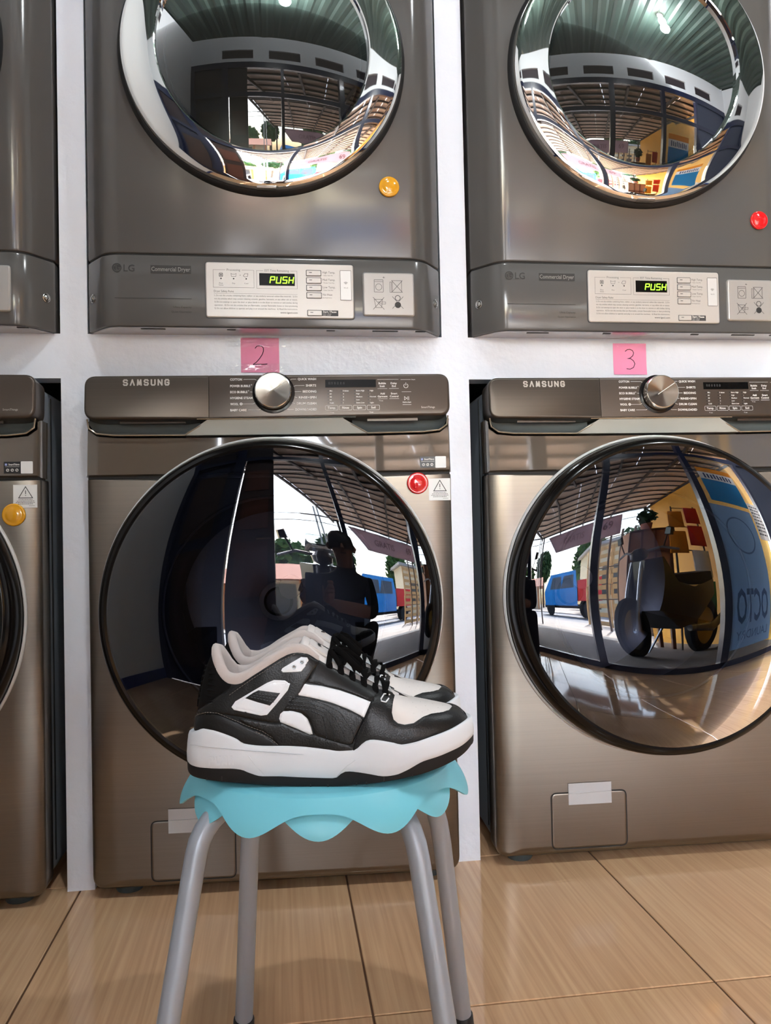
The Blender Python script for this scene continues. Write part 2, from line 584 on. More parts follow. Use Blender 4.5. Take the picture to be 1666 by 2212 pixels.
# ------------------------------------------------------------------ the room
XL, XR, YF, YB, ZC = -0.86, 4.40, -2.70, 0.95, 3.20
fl = struct(MB().box(XL, XR, YF, YB, -0.06, -0.0025).build('floor', pm('grout', (96, 66, 44), 0.8)))
TX0, TY0, TS = -0.0355, -0.484, 0.503
tile_cache = {}
for i in range(-3, 8):
    for j in range(-6, 5):
        x0, x1 = max(TX0 + i * TS, XL) + 0.0016, min(TX0 + (i + 1) * TS, XR) - 0.0016
        y0, y1 = max(TY0 + j * TS, YF) + 0.0016, min(TY0 + (j + 1) * TS, YB) - 0.0016
        if x1 - x0 < 0.02 or y1 - y0 < 0.02:
            continue
        key = (round(x1 - x0, 3), round(y1 - y0, 3))
        cx, cy = (x0 + x1) / 2, (y0 + y1) / 2
        if key not in tile_cache:
            a, b = (x1 - x0) / 2, (y1 - y0) / 2
            mb = MB()
            mb.loft([[(-a, -b, -0.02), (a, -b, -0.02), (a, b, -0.02), (-a, b, -0.02)], [(-a, -b, -0.0012), (a, -b, -0.0012), (a, b, -0.0012), (-a, b, -0.0012)],
                     [(-a + .0012, -b + .0012, 0), (a - .0012, -b + .0012, 0), (a - .0012, b - .0012, 0), (-a + .0012, b - .0012, 0)]], True, True, True)
            o = mb.build('floor_tile', 'wood_tile', fl, smooth=0)
            tile_cache[key] = o.data
        else:
            o = bpy.data.objects.new('floor_tile', tile_cache[key])
            col.objects.link(o)
            o.parent = fl
        o.location = (cx, cy, 0)

# white partition the machines stand in: posts, shelf beam, header
XA0, XA1, XB0, XB1 = -0.0583, -0.0078, 0.6865, 0.7413
ZB0, ZB1 = 0.974, 1.060
struct(MB().box(1.452, XR, 0.0, 0.05, 0.0, ZC).build('wall_back', 'wall_paint'))
tn = 10
for a, b in ((XL, -0.80), (XA0, XA1), (XB0, XB1)):
    tn += 1
    struct(MB().box(a, b, 0.0, 0.05, 0.0, 2.07).build('trim_%d' % tn, 'wall_paint'))
for a, b in ((-0.80, XA0), (XA1, XB0), (XB1, 1.452)):
    tn += 1
    struct(MB().box(a, b, 0.0, 0.05, ZB0, ZB1).build('trim_%d' % tn, 'wall_paint'))
struct(MB().box(XL, 1.452, 0.0, 0.05, 2.07, ZC).build('wall_header', 'wall_paint'))
struct(MB().box(XL, XR, YB, YB + 0.1, 0, ZC).build('wall_behind_machines', 'wall_dark'))
struct(MB().box(XL - 0.1, XL, YF, YB + 0.1, 0, ZC).build('wall_left', 'wall_white'))
struct(MB().box(XR, XR + 0.1, YF, YB + 0.1, 0, ZC).build('wall_right', 'wall_white'))
struct(MB().box(XL, XL + 0.008, YF, -0.001, 0, 0.09).build('baseboard_left', 'navy_paint'))
struct(MB().box(XR - 0.008, XR, YF, -0.001, 0, 0.09).build('baseboard_right', 'navy_paint'))
# shelf deck behind the beam, carries the dryers
struct(MB().box(XL, 1.452, 0.05, YB, 1.0, ZB1).build('shelf', 'wall_dark'))
# green corrugated ceiling
cb = MB()
xs = [XL - 0.1 + k * 0.03 for k in range(int((XR - XL + 0.2) / 0.03) + 2)]
cb.loft([[(x, y, ZC + (0.018 if (k // 3) % 2 else 0.0)) for k, x in enumerate(xs)] for y in (YF - 0.1, YB + 0.1)], closed=False)
struct(cb.build('ceiling', 'roof_green', smooth=20))
# ceiling bulbs
for k, (lx, ly) in enumerate(((0.55, -1.45), (2.1, -1.45))):
    r = empty('ceiling_bulb', (lx, ly, ZC))
    tag(r, ['round white ceiling bulb nearest the first washing machine', 'round white ceiling bulb over the right half of the room'][k], 'lamp', 'ceiling bulbs')
    MB().lathe_z([(0.04, 0.0), (0.042, -0.02), (0.025, -0.05)], n=24, cap1=True).build('socket', 'lamp_body', r)
    b = MB().lathe_z([(0.022, -0.045), (0.04, -0.08), (0.05, -0.115), (0.044, -0.15), (0.022, -0.172), (0.003, -0.176)], n=24, cap1=True).build('bulb', 'lamp_white', r)
    pl = bpy.data.lights.new('bulb_light', 'POINT')
    pl.energy = 14
    pl.shadow_soft_size = 0.06
    pl.color = (0.90, 0.96, 1.0)
    po = bpy.data.objects.new('bulb_light', pl)
    po.location = (0, 0, -0.24)
    po.parent = r
    col.objects.link(po)

pm('vent_dark', (44, 36, 40), 0.7)
pm('shutter_dark', (46, 52, 70), 0.4)
# shop front towards the street: dark steel posts, transom, sill, wall above with vents
k = 0
for x, w in ((-0.83, 0.06), (-0.30, 0.10), (0.60, 0.045), (1.59, 0.085), (2.57, 0.07), (3.40, 0.06), (4.37, 0.06)):
    k += 1
    struct(MB().box(x - w / 2, x + w / 2, YF - 0.05, YF + 0.03, 0.0, 2.66).build('trim_%d' % k, 'navy_steel'))
struct(MB().box(XL, XR, YF - 0.045, YF + 0.025, 2.15, 2.22).build('trim_transom', 'navy_steel'))
struct(MB().box(XL, XR, YF - 0.045, YF + 0.025, 2.62, 2.72).build('trim_beam', 'navy_steel'))
struct(MB().box(-0.25, XR, YF - 0.05, YF + 0.03, 0.0, 0.055).build('trim_sill', 'navy_steel'))
wf = MB()
vents = [(-0.35, 0.15), (0.40, 0.90), (1.15, 1.65), (1.90, 2.40), (2.65, 3.15), (3.40, 3.90)]
px = XL
for a, b in vents:
    wf.box(px, a, YF - 0.06, YF + 0.03, 2.72, ZC)
    wf.box(a, b, YF - 0.06, YF + 0.03, 2.72, 2.78)
    wf.box(a, b, YF - 0.06, YF + 0.03, 2.94, ZC)
    px = b
wf.box(px, XR, YF - 0.06, YF + 0.03, 2.72, ZC)
struct(wf.build('wall_front', 'wall_white'))
for k, (a, b) in enumerate(vents):
    struct(MB().box(a, b, YF - 0.03, YF - 0.01, 2.78, 2.94).build('trim_vent_%d' % (k + 1), 'vent_dark'))
struct(MB().box(XL, 0.05, YF - 0.03, YF - 0.01, 2.22, 2.62).build('wall_front_left', 'vent_dark'))
struct(MB().box(3.43, XR, YF - 0.03, YF - 0.01, 0.0, 2.62).build('wall_front_right', 'shutter_dark'))
# dark panelled door leaf standing open at the left
lf = empty('panel_door', (-0.09, YF - 0.08, 0.0))
tag(lf, 'dark brown panelled door leaf at the left end of the shop front', 'door')
MB().box(-0.152, 0.14, -0.02, 0.02, 0.02, 2.16).build('door_leaf', 'wood_dark', lf)
for z in (0.15, 0.62, 1.10, 1.58):
    MB().box(-0.11, 0.10, 0.02, 0.032, z, z + 0.36).build('panel', 'cart_frame', lf)
MB().tube([(0.12, 0.03, 1.0), (0.12, 0.06, 1.0), (0.03, 0.06, 1.0)], 0.008, 8).build('handle', 'chrome_soft', lf)
# a second leaf folded beside it
lf2 = empty('panel_door', (-0.57, YF - 0.08, 0.0))
tag(lf2, 'dark navy door leaf beside the left wall', 'door')
MB().box(-0.30, 0.25, -0.02, 0.02, 0.0, 2.16).build('door_leaf', 'navy_steel', lf2)
for z in (0.15, 1.10):
    MB().box(-0.17, 0.15, 0.02, 0.03, z, z + 0.85).build('panel', 'wood_dark', lf2)

# ------------------------------------------------------------------ washing machine (origin: floor, middle of the front)
def make_washer():
    R = empty('washing_machine')
    # cabinet behind the front
    c = MB()
    c.plate(rrect(-0.336, 0.336, 0.03, 0.952, 0.012, 3), 0.045, 0.62, qedge(0.004, 0.004, 2), back=True, front=False)
    cab = c.build('cabinet', 'cabinet_grey', R)
    for s in (-1, 1):
        MB().box(min(s * 0.336, s * 0.3375), max(s * 0.336, s * 0.3375), 0.10, 0.105, 0.05, 0.94).build('seam', 'black_gap', cab)
    # lower front
    rings = []
    for a, b in [(0.0, 0.06)] + qedge(0.050, 0.018, 9):
        o_ = rpoly([(-0.343 + a, 0.018 + a * 0.4), (0.343 - a, 0.018 + a * 0.4), (0.343 - a, 0.7765 - a * 0.06), (-0.343 + a, 0.7765 - a * 0.06)], [max(0.026 - a, 0.002), max(0.026 - a, 0.002), 0.003, 0.003], 7)
        rings.append([(x, b, z) for x, z in o_])
    HR = 0.293
    last = rings[-1]
    a0 = math.asin((last[-1][2] - 0.530) / HR)
    arc = [(HR * cos(t_), 0.0, 0.530 + HR * sin(t_)) for t_ in [a0 - (pi + 2 * a0) * q / 60 for q in range(61)]]
    m = MB().loft(rings, True, False, False)
    m.cap(last[:24] + arc + last[24:])
    m.build('front_panel', 'brushed', R, smooth=60, weld=0.00002)
    # glossy upper front, up to the scoops
    up = [(-0.343, 0.7795), (0.343, 0.7795), (0.343, 0.886), (0.3375, 0.886), (0.335, 0.870), (0.321, 0.8595), (0.29, 0.8560), (0.183, 0.8545),
          (-0.160, 0.8545), (-0.29, 0.8560), (-0.321, 0.8595), (-0.335, 0.870), (-0.3375, 0.886), (-0.343, 0.886)]
    rings = [[(x, y_, z) for x, z in inset(up, i_)] for y_, i_ in ((0.05, 0), (0.012, 0), (0.006, 0.0012), (0.0, 0.004))]
    a1 = math.asin((rings[-1][0][2] - 0.530) / HR)
    arc = [(HR * cos(t_), 0.0, 0.530 + HR * sin(t_)) for t_ in [(pi - a1) - (pi - 2 * a1) * q / 40 for q in range(41)]]
    m = MB().loft(rings, True, False, False)
    m.cap([rings[-1][0]] + arc + rings[-1][1:])
    m.v = [(x, y_ + max(0.0, (z - 0.7795)) * 0.085, z) for x, y_, z in m.v]
    m.build('upper_panel', 'taupe_gloss', R, smooth=50, weld=0.00002)
    MB().box(-0.340, 0.340, 0.01, 0.05, 0.7755, 0.7805).build('seam', 'black_gap', R)
    # scoops under the panel: curved floors, bright lips
    for s in (-1, 1):
        e = -0.115 if s < 0 else 0.135
        e2 = -0.160 if s < 0 else 0.183
        prof = [(0.002, 0.856), (0.010, 0.8555), (0.020, 0.858), (0.028, 0.865), (0.031, 0.876), (0.030, 0.890)]
        m = MB()
        xs_ = [e + (e2 - e) * 0.4, e2, s * 0.25, s * 0.31, s * 0.327, s * 0.3365]
        rings = []
        for i, x in enumerate(xs_):
            lift = (0.010, 0.0, 0.0, 0.003, 0.010, 0.024)[i]
            sh = (0.5, 1, 1, 1, 0.8, 0.35)[i]
            rings.append([(x, y * sh, min(0.891, z + lift)) for y, z in prof])
        m.loft(rings, closed=False)
        m.build('scoop', 'scoop', R, smooth=60)
        lp = [(s * 0.3375, -0.001, 0.887), (s * 0.335, -0.0015, 0.870), (s * 0.321, -0.002, 0.8598), (s * 0.29, -0.002, 0.8565), (e2, -0.002, 0.8552), (e, -0.008, 0.8815)]
        MB().tube(lp, 0.0016, 6).build('scoop_lip', 'lip', R)
        # drop of the handle behind
        MB().box(min(s * 0.28, e2), max(s * 0.28, e2), 0.006, 0.012, 0.8790, 0.886).build('grip', 'fascia', R)
    cs = MB()
    cs.loft([[(-0.115, -0.011, 0.8835), (0.135, -0.011, 0.8835), (0.135, 0.04, 0.8835), (-0.115, 0.04, 0.8835)], [(-0.160, -0.0015, 0.855), (0.183, -0.0015, 0.855), (0.183, 0.04, 0.855), (-0.160, 0.04, 0.855)]], True, True, True)
    cs.build('centre_strip', 'strip_satin', R, smooth=0)
    # control panel in two pieces: drawer front and fascia
    def block(x0, x1, z00, z01, r0, r1, k0, k1):
        rings_ = []
        for a, b in [(0.0, 0.059)] + qedge(0.005, 0.005, 4):
            o_ = rpoly([(x0 + a * k0, z00 + a), (x1 - a * k1, z01 + a), (x1 - a * k1, 0.9675 - a), (x0 + a * k0, 0.9675 - a)], [max(r0 - a, 0.0004), max(r1 - a, 0.0004), max(r1 - a, 0.0004), max(r0 - a, 0.0004)], 8)
            rings_.append([(x, -0.014 + b, z) for x, z in o_])
        return MB().loft(rings_, True, False, True)
    d = block(-0.3405, -0.1133, 0.8855, 0.8825, 0.021, 0.0008, 1, 0.06).build('detergent_drawer', 'brushed_dark', R, smooth=60)
    f = block(-0.1129, 0.3405, 0.8825, 0.8865, 0.0008, 0.021, 0.06, 1).build('control_panel', 'fascia', R, smooth=60)
    MB().tube([(-0.135, -0.0135, 0.8838), (0.0, -0.0145, 0.8836), (0.16, -0.0135, 0.8845)], 0.0011, 6).build('trim', 'chrome_soft', f)
    y = -0.01455
    # brand lettering on the drawer
    t = MB()
    for iq, qd in enumerate(caps_quads('SAMSUNG', 0.0850, 0.0124, 0.0026, 0.0034)):
        t.add([(-0.270 + a, y - 0.000012 * (iq % 14), 0.9475 + b) for a, b in qd], [(0, 1, 2, 3)])
    t.build('brand_lettering', 'print_silver', d, smooth=0)
    # printed programme names
    t = MB()
    Lz = [0.9560, 0.9435, 0.9320, 0.9205, 0.9090, 0.8975]
    L = ['COTTON', 'POWER BUBBLE\u207a', 'ECO BUBBLE\u207a', 'HYGIENE STEAM', 'WOOL', 'BABY CARE']
    Lw = [0.0220, 0.0400, 0.0345, 0.0415, 0.0150, 0.0300]
    for s_, z, w in zip(L, Lz, Lw):
        if s_ == 'WOOL':
            ringflat(t, -0.0735 + 0.020, z + 0.0022, 0.0014, 0.0026, y, 14)
        s2 = s_.replace('\u207a', '')
        text(t, s2, -0.0735, z, 0.0042, y, w=w * (0.93 if s2 != s_ else 1.0), bold=0.02)
        if s2 != s_:
            stroke(t, [(-0.0735 + w - 0.0014, z + 0.0042), (-0.0735 + w + 0.0006, z + 0.0042)], 0.0005, y)
            stroke(t, [(-0.0735 + w - 0.0004, z + 0.0032), (-0.0735 + w - 0.0004, z + 0.0052)], 0.0005, y)
    Rr = ['QUICK WASH', 'SHIRTS', 'BEDDING', 'RINSE+SPIN', 'DRUM CLEAN', 'DOWNLOADED']
    Rw = [0.0345, 0.0195, 0.0255, 0.0330, 0.0370, 0.0400]
    for s_, z, w in zip(Rr, Lz, Rw):
        text(t, s_, 0.0870, z, 0.0042, y, w=w, align='R', bold=0.02)
    kx, kz = 0.007, 0.932
    for z, w, w2 in zip(Lz, Lw, Rw):
        zz = z + 0.0021
        dz = zz - kz
        rr = 0.0385
        a = max(min(dz / rr, 0.93), -0.93)
        ex = sqrt(max(0.0002, rr * rr - (a * rr) ** 2))
        ez = kz + a * rr * 0.85
        xa = -0.0735 + w + 0.003
        if kx - ex - xa > 0.004:
            stroke(t, [(xa, zz), (max(xa, kx - ex - 0.006), zz), (kx - ex, ez)], 0.0006, y)
        xb = 0.0870 - w2 - 0.003
        if xb - (kx + ex) > 0.004:
            stroke(t, [(kx + ex, ez), (min(xb, kx + ex + 0.006), zz), (xb, zz)], 0.0006, y)
        disc(t, kx - ex + 0.001, ez, 0.0008, y, 8)
    # columns under the display
    colx = [0.112, 0.137, 0.162, 0.188]
    cols = [['Min', '60', '40', '30', 'Cold'], ['5 times', '4', '3', '2', '1'], ['Extra High', 'High', 'Medium', 'Low', 'Extra Low'], ['High', ':', 'Normal', ':', 'Light']]
    for cx_, cc in zip(colx, cols):
        for q, s_ in enumerate(cc):
            text(t, s_, cx_, 0.9335 - q * 0.0058, 0.0026, y, bold=0.02)
    for q, s_ in enumerate(['Temp.', 'Rinse', 'Spin', 'Soil']):
        x0 = 0.1035 + q * 0.0262
        stroke(t, rrect(x0, x0 + 0.0236, 0.8975, 0.9065, 0.002, 3), 0.0005, y, True)
        text(t, s_, x0 + 0.0118, 0.9002, 0.0042, y, align='C', bold=0.02)
    for xx, zz, a, b in ((0.212, 0.9470, 'Bubble', 'Soak'), (0.234, 0.9470, 'Delay', 'End'), (0.212, 0.9270, 'Add', 'Garment'), (0.234, 0.9270, 'Smart', 'Control')):
        text(t, a, xx, zz, 0.0036, y, align='C', bold=0.02)
        text(t, b, xx, zz - 0.0055, 0.0036, y, align='C', bold=0.02)
        stroke(t, [(xx - 0.009, zz - 0.0085), (xx + 0.009, zz - 0.0085)], 0.0005, y)
    stroke(t, [(0.203, 0.9560), (0.243, 0.9560)], 0.0005, y)
    text(t, '*3 sec', 0.205, 0.9140, 0.0022, y)
    text(t, '*3 sec', 0.112, 0.8920, 0.0022, y)
    text(t, '*3 sec', 0.186, 0.8920, 0.0022, y)
    stroke(t, [(0.2475, 0.9555), (0.2665, 0.9555)], 0.0005, y)
    ringflat(t, 0.257, 0.9435, 0.0036, 0.0045, y, 18, radians(120), radians(420))
    stroke(t, [(0.257, 0.9445), (0.257, 0.9495)], 0.0008, y)
    stroke(t, [(0.249, 0.9320), (0.2665, 0.9320)], 0.0005, y)
    stroke(t, [(0.2535, 0.9160), (0.2535, 0.9225), (0.2580, 0.91925)], 0.0007, y, True)
    stroke(t, [(0.2598, 0.9160), (0.2598, 0.9225)], 0.0007, y)
    stroke(t, [(0.2618, 0.9160), (0.2618, 0.9225)], 0.0007, y)
    text(t, 'Hold to Start', 0.258, 0.9105, 0.0024, y, align='C', w=0.016, bold=0.02)
    stroke(t, [(0.2500, 0.9070), (0.2660, 0.9070)], 0.0005, y)
    text(t, 'Smart', 0.268, 0.9545, 0.0022, y)
    t.build('panel_lettering', 'print_white', f, smooth=0)['kind'] = 'stuff'
    t = MB()
    text(t, 'SmartThings', 0.2850, 0.9000, 0.0036, y, w=0.0260)
    t.build('small_lettering', 'print_silver', f, smooth=0)
    t = MB()
    frect(t, 0.1040, 0.2000, 0.9415, 0.9562, y)
    t.build('display', 'display_black', f, smooth=0)
    t = MB()
    text(t, '8:8 8 8 8 8', 0.110, 0.9470, 0.0050, y - 0.0002)
    t.build('display_digits', 'print_dark', f, smooth=0)
    # indicator dots
    t = MB()
    for cx_ in colx:
        for q in range(5):
            frect(t, cx_ - 0.004, cx_ - 0.0018, 0.9337 - q * 0.0058, 0.9357 - q * 0.0058, y - 0.0001)
    for xx, zz in ((0.212, 0.9525), (0.234, 0.9525), (0.212, 0.9325), (0.234, 0.9325)):
        frect(t, xx - 0.001, xx + 0.001, zz, zz + 0.0015, y - 0.0001)
    t.build('indicator', 'sticker_black', f, smooth=0)['kind'] = 'stuff'
    # dial
    kb = MB()
    kb.lathe_y([(0.0395, -0.0142), (0.0395, -0.0155), (0.0375, -0.016)], kx, kz, 56, cap1=True)
    dial = kb.build('dial', 'rim_black', R)
    MB().lathe_y([(0.0345, -0.0158), (0.0340, -0.034), (0.0332, -0.0365), (0.0318, -0.0372)], kx, kz, 64).build('dial_side', 'chrome_soft', dial)
    MB().lathe_y([(0.0318, -0.0372), (0.016, -0.0362), (0.0006, -0.0352)], kx, kz, 96, cap1=True).build('dial_face', 'dial_metal', dial, smooth=60)
    pt = MB()
    stroke(pt, [(kx - 0.010, kz - 0.006), (kx + 0.025, kz + 0.0165)], 0.0012, -0.0378)
    pt.build('pointer', 'print_white', dial, smooth=0)
    # the whole panel leans back a little
    pv = Vector((0, -0.014, 0.885))
    lean = Matrix.Translation(pv) @ Matrix.Rotation(-0.09, 4, 'X') @ Matrix.Translation(-pv)
    for o_ in (d, f, dial):
        o_.matrix_local = lean
    # door ------------------------------------------------------------
    TI, PV = 0.050, 0.0
    zc = 0.530
    ring = MB().lathe_y([(0.3155, 0.012), (0.3192, 0.003), (0.3202, -0.002), (0.3196, -0.006), (0.3175, -0.008), (0.3155, -0.007)], 0, zc, 128)
    ring.build('door_bezel', 'bezel', R)
    rim = MB().lathe_y([(0.3135, 0.055), (0.3145, -0.015), (0.3130, -0.034), (0.3090, -0.050), (0.3030, -0.0605), (0.2965, -0.0630), (0.2915, -0.0605)], 0, zc, 128, tilt=TI)
    door = rim.build('door', 'rim_black', R)
    prof = []
    for q in range(25):
        r = 0.2930 * (1 - q / 24.0) + 0.0005
        prof.append((r, -0.075 + r * r / 64.0 + 0.0475 * (r / 0.30) ** 4 * 0.30))
    MB().lathe_y(prof, 0, zc, 160, cap1=True, tilt=TI).build('door_glass', 'door_glass', door, smooth=80)
    # bowl and drum behind the glass
    MB().lathe_y([(0.2910, -0.055), (0.287, -0.02), (0.276, 0.0), (0.235, 0.02), (0.215, 0.03), (0.208, 0.026)], 0, zc, 96, tilt=TI).build('door_ring', 'drum_dark', door)
    MB().lathe_y([(0.209, 0.027), (0.203, 0.035), (0.200, 0.09), (0.19, 0.13)], 0, zc, 96, tilt=TI).build('bowl', 'drum_dark', door)
    MB().lathe_y([(0.2115, 0.0235), (0.2095, 0.021), (0.207, 0.0235)], 0, zc, 96, tilt=TI).build('bowl_trim', 'drum_steel', door)
    dm = MB().lathe_y([(0.205, 0.12), (0.245, 0.15), (0.245, 0.50), (0.20, 0.52), (0.06, 0.515), (0.002, 0.51)], 0, zc, 64, cap1=True)
    drum = dm.build('drum', 'drum_steel', R)
    for k in range(3):
        a = pi / 2 + k * 2 * pi / 3
        MB().obox((0.225 * cos(a), 0.18, zc + 0.225 * sin(a)), (0.225 * cos(a), 0.48, zc + 0.225 * sin(a)), 0.05, 0.05).build('lifter', 'drum_dark', drum)
    MB().lathe_y([(0.050, 0.512), (0.048, 0.495), (0.036, 0.490)], -0.019, 0.499, 40).build('hub_ring', 'hub_white', drum)
    MB().lathe_y([(0.036, 0.491), (0.030, 0.488)], -0.019, 0.499, 40).build('hub_groove', 'black_gap', drum)
    MB().lathe_y([(0.030, 0.489), (0.028, 0.484), (0.001, 0.483)], 0.012, zc + 0.004, 40, cap1=True).build('hub_cap', 'hub_white', drum)
    # drain flap
    fo = rrect(-0.2340, -0.0780, 0.0310, 0.1430, 0.013, 6)
    g = MB()
    g.loft([[(x, -0.0004, z) for x, z in fo], [(x, -0.0004, z) for x, z in inset(fo, 0.0024)]])
    g.build('flap_groove', 'black_gap', R, smooth=0)
    MB().plate(inset(fo, 0.0020), -0.0012, 0.0, [(0, 0.0009), (0.0012, 0.0002), (0.003, 0.0)]).build('drain_flap', 'brushed', R, smooth=60)
    # levelling feet
    for x, y_ in ((-0.285, 0.055), (0.285, 0.055), (-0.285, 0.56), (0.285, 0.56)):
        MB().lathe_z([(0.024, 0.0), (0.026, 0.004), (0.026, 0.014), (0.012, 0.018), (0.012, 0.034)], x, y_, 24, cap0=True, cap1=True).build('foot', 'foot_rubber', R)
    # stickers
    sy = -0.0006
    st = MB().box(0.2975, 0.3390, -0.0005, 0.0004, 0.7245, 0.7665).build('warning_sticker', 'sticker_white', R, smooth=0)
    t = MB()
    cxs = 0.3185
    tri = [(cxs - 0.0115, 0.7425), (cxs + 0.0125, 0.7425), (cxs + 0.0005, 0.7628)]
    stroke(t, tri, 0.0013, sy - 0.0002, True)
    stroke(t, [(cxs + 0.0004, 0.7500), (cxs + 0.0004, 0.7555)], 0.0013, sy - 0.0002)
    disc(t, cxs + 0.0004, 0.7468, 0.0008, sy - 0.0002, 8)
    t.build('warning_triangle', 'print_dark', st, smooth=0)
    t = MB()
    for q, (a, b) in enumerate(((-0.012, 0.013), (-0.015, 0.0155), (-0.0165, 0.0165), (-0.0130, 0.0130))):
        xx = cxs + a
        while xx < cxs + b:
            w = random.uniform(0.0014, 0.004)
            frect(t, xx, min(xx + w, cxs + b), 0.7390 - q * 0.0027, 0.7400 - q * 0.0027, sy - 0.0002)
            xx += w + 0.0006
    frect(t, cxs + 0.006, cxs + 0.0165, 0.7278, 0.7283, sy - 0.0002)
    t.build('warning_text', 'print_grey', st, smooth=0)
    s2 = MB().box(0.2820, 0.3110, -0.0005, 0.0004, 0.7875, 0.8085).build('app_sticker', 'sticker_black', R, smooth=0)
    t = MB()
    text(t, 'SmartThings', 0.2900, 0.8020, 0.0032, sy - 0.0002, w=0.0190, bold=0.03)
    stroke(t, [(0.2845, 0.7995), (0.3090, 0.7995)], 0.0004, sy - 0.0002)
    for q in range(3):
        ringflat(t, 0.2885 + q * 0.0080, 0.7932, 0.0018, 0.0027, sy - 0.0002, 12)
        stroke(t, [(0.2870 + q * 0.008, 0.7915), (0.2895 + q * 0.008, 0.7945)], 0.0005, sy - 0.0002)
    t.build('sticker_print', 'print_white', s2, smooth=0)
    t = MB()
    frect(t, 0.2838, 0.2876, 0.8015, 0.8053, sy - 0.0002)
    t.build('sticker_mark', 'sticker_blue', s2, smooth=0)
    MB().plate(rrect(0.3112, 0.3320, 0.7868, 0.8090, 0.0015, 3), -0.0006, 0.0002).build('code_sticker', 'sticker_white', R, smooth=0)
    return R

def dial_mat():
    m = pm('dial_metal', (138, 132, 124), 0.24, metal=1.0)
    n, l = m.node_tree.nodes, m.node_tree.links
    b = n['Principled BSDF']
    b.inputs['Anisotropic'].default_value = 0.9
    tg = n.new('ShaderNodeTexCoord')
    # tangent around the dial's own centre (local X/Z)
    sx = n.new('ShaderNodeSeparateXYZ')
    l.new(tg.outputs['Object'], sx.inputs[0])
    a = n.new('ShaderNodeMath'); a.operation = 'SUBTRACT'; a.inputs[1].default_value = 0.007
    c = n.new('ShaderNodeMath'); c.operation = 'SUBTRACT'; c.inputs[1].default_value = 0.932
    l.new(sx.outputs[0], a.inputs[0]); l.new(sx.outputs[2], c.inputs[0])
    ng = n.new('ShaderNodeMath'); ng.operation = 'MULTIPLY'; ng.inputs[1].default_value = -1.0
    l.new(c.outputs[0], ng.inputs[0])
    cb_ = n.new('ShaderNodeCombineXYZ')
    l.new(ng.outputs[0], cb_.inputs[0]); l.new(a.outputs[0], cb_.inputs[2])
    vt = n.new('ShaderNodeVectorTransform'); vt.vector_type = 'VECTOR'; vt.convert_from = 'OBJECT'; vt.convert_to = 'WORLD'
    l.new(cb_.outputs[0], vt.inputs[0]); l.new(vt.outputs[0], b.inputs['Tangent'])
dial_mat()

def washer_loc(q):
    return (q[0] + 0.343 * cos(q[2]), q[1] + 0.343 * sin(q[2]), 0.0)
Q2 = (-0.0035, -0.0552, -0.0527)
Q3 = (0.7640, -0.0500, -0.0300)
Q1 = (-0.7665, -0.0690, 0.0)
W2 = make_washer()
W2.location = washer_loc(Q2); W2.rotation_euler = (0, 0, Q2[2])
tag(W2, 'brown-grey front-loading washing machine under pink note 2, directly behind the stool', 'washing machine', 'row of washing machines')
W3 = copy_tree(W2)
W3.location = washer_loc(Q3); W3.rotation_euler = (0, 0, Q3[2])
tag(W3, 'brown-grey front-loading washing machine under pink note 3, at the right', 'washing machine', 'row of washing machines')
W1 = copy_tree(W2)
W1.location = washer_loc(Q1); W1.rotation_euler = (0, 0, Q1[2])
tag(W1, 'washing machine cut by the left edge, with a yellow magnet on its front', 'washing machine', 'row of washing machines')

def on_washer(q, lx, z, y=0.0):
    return (q[0] + lx * cos(q[2]) - y * sin(q[2]), q[1] + lx * sin(q[2]) + y * cos(q[2]), z)

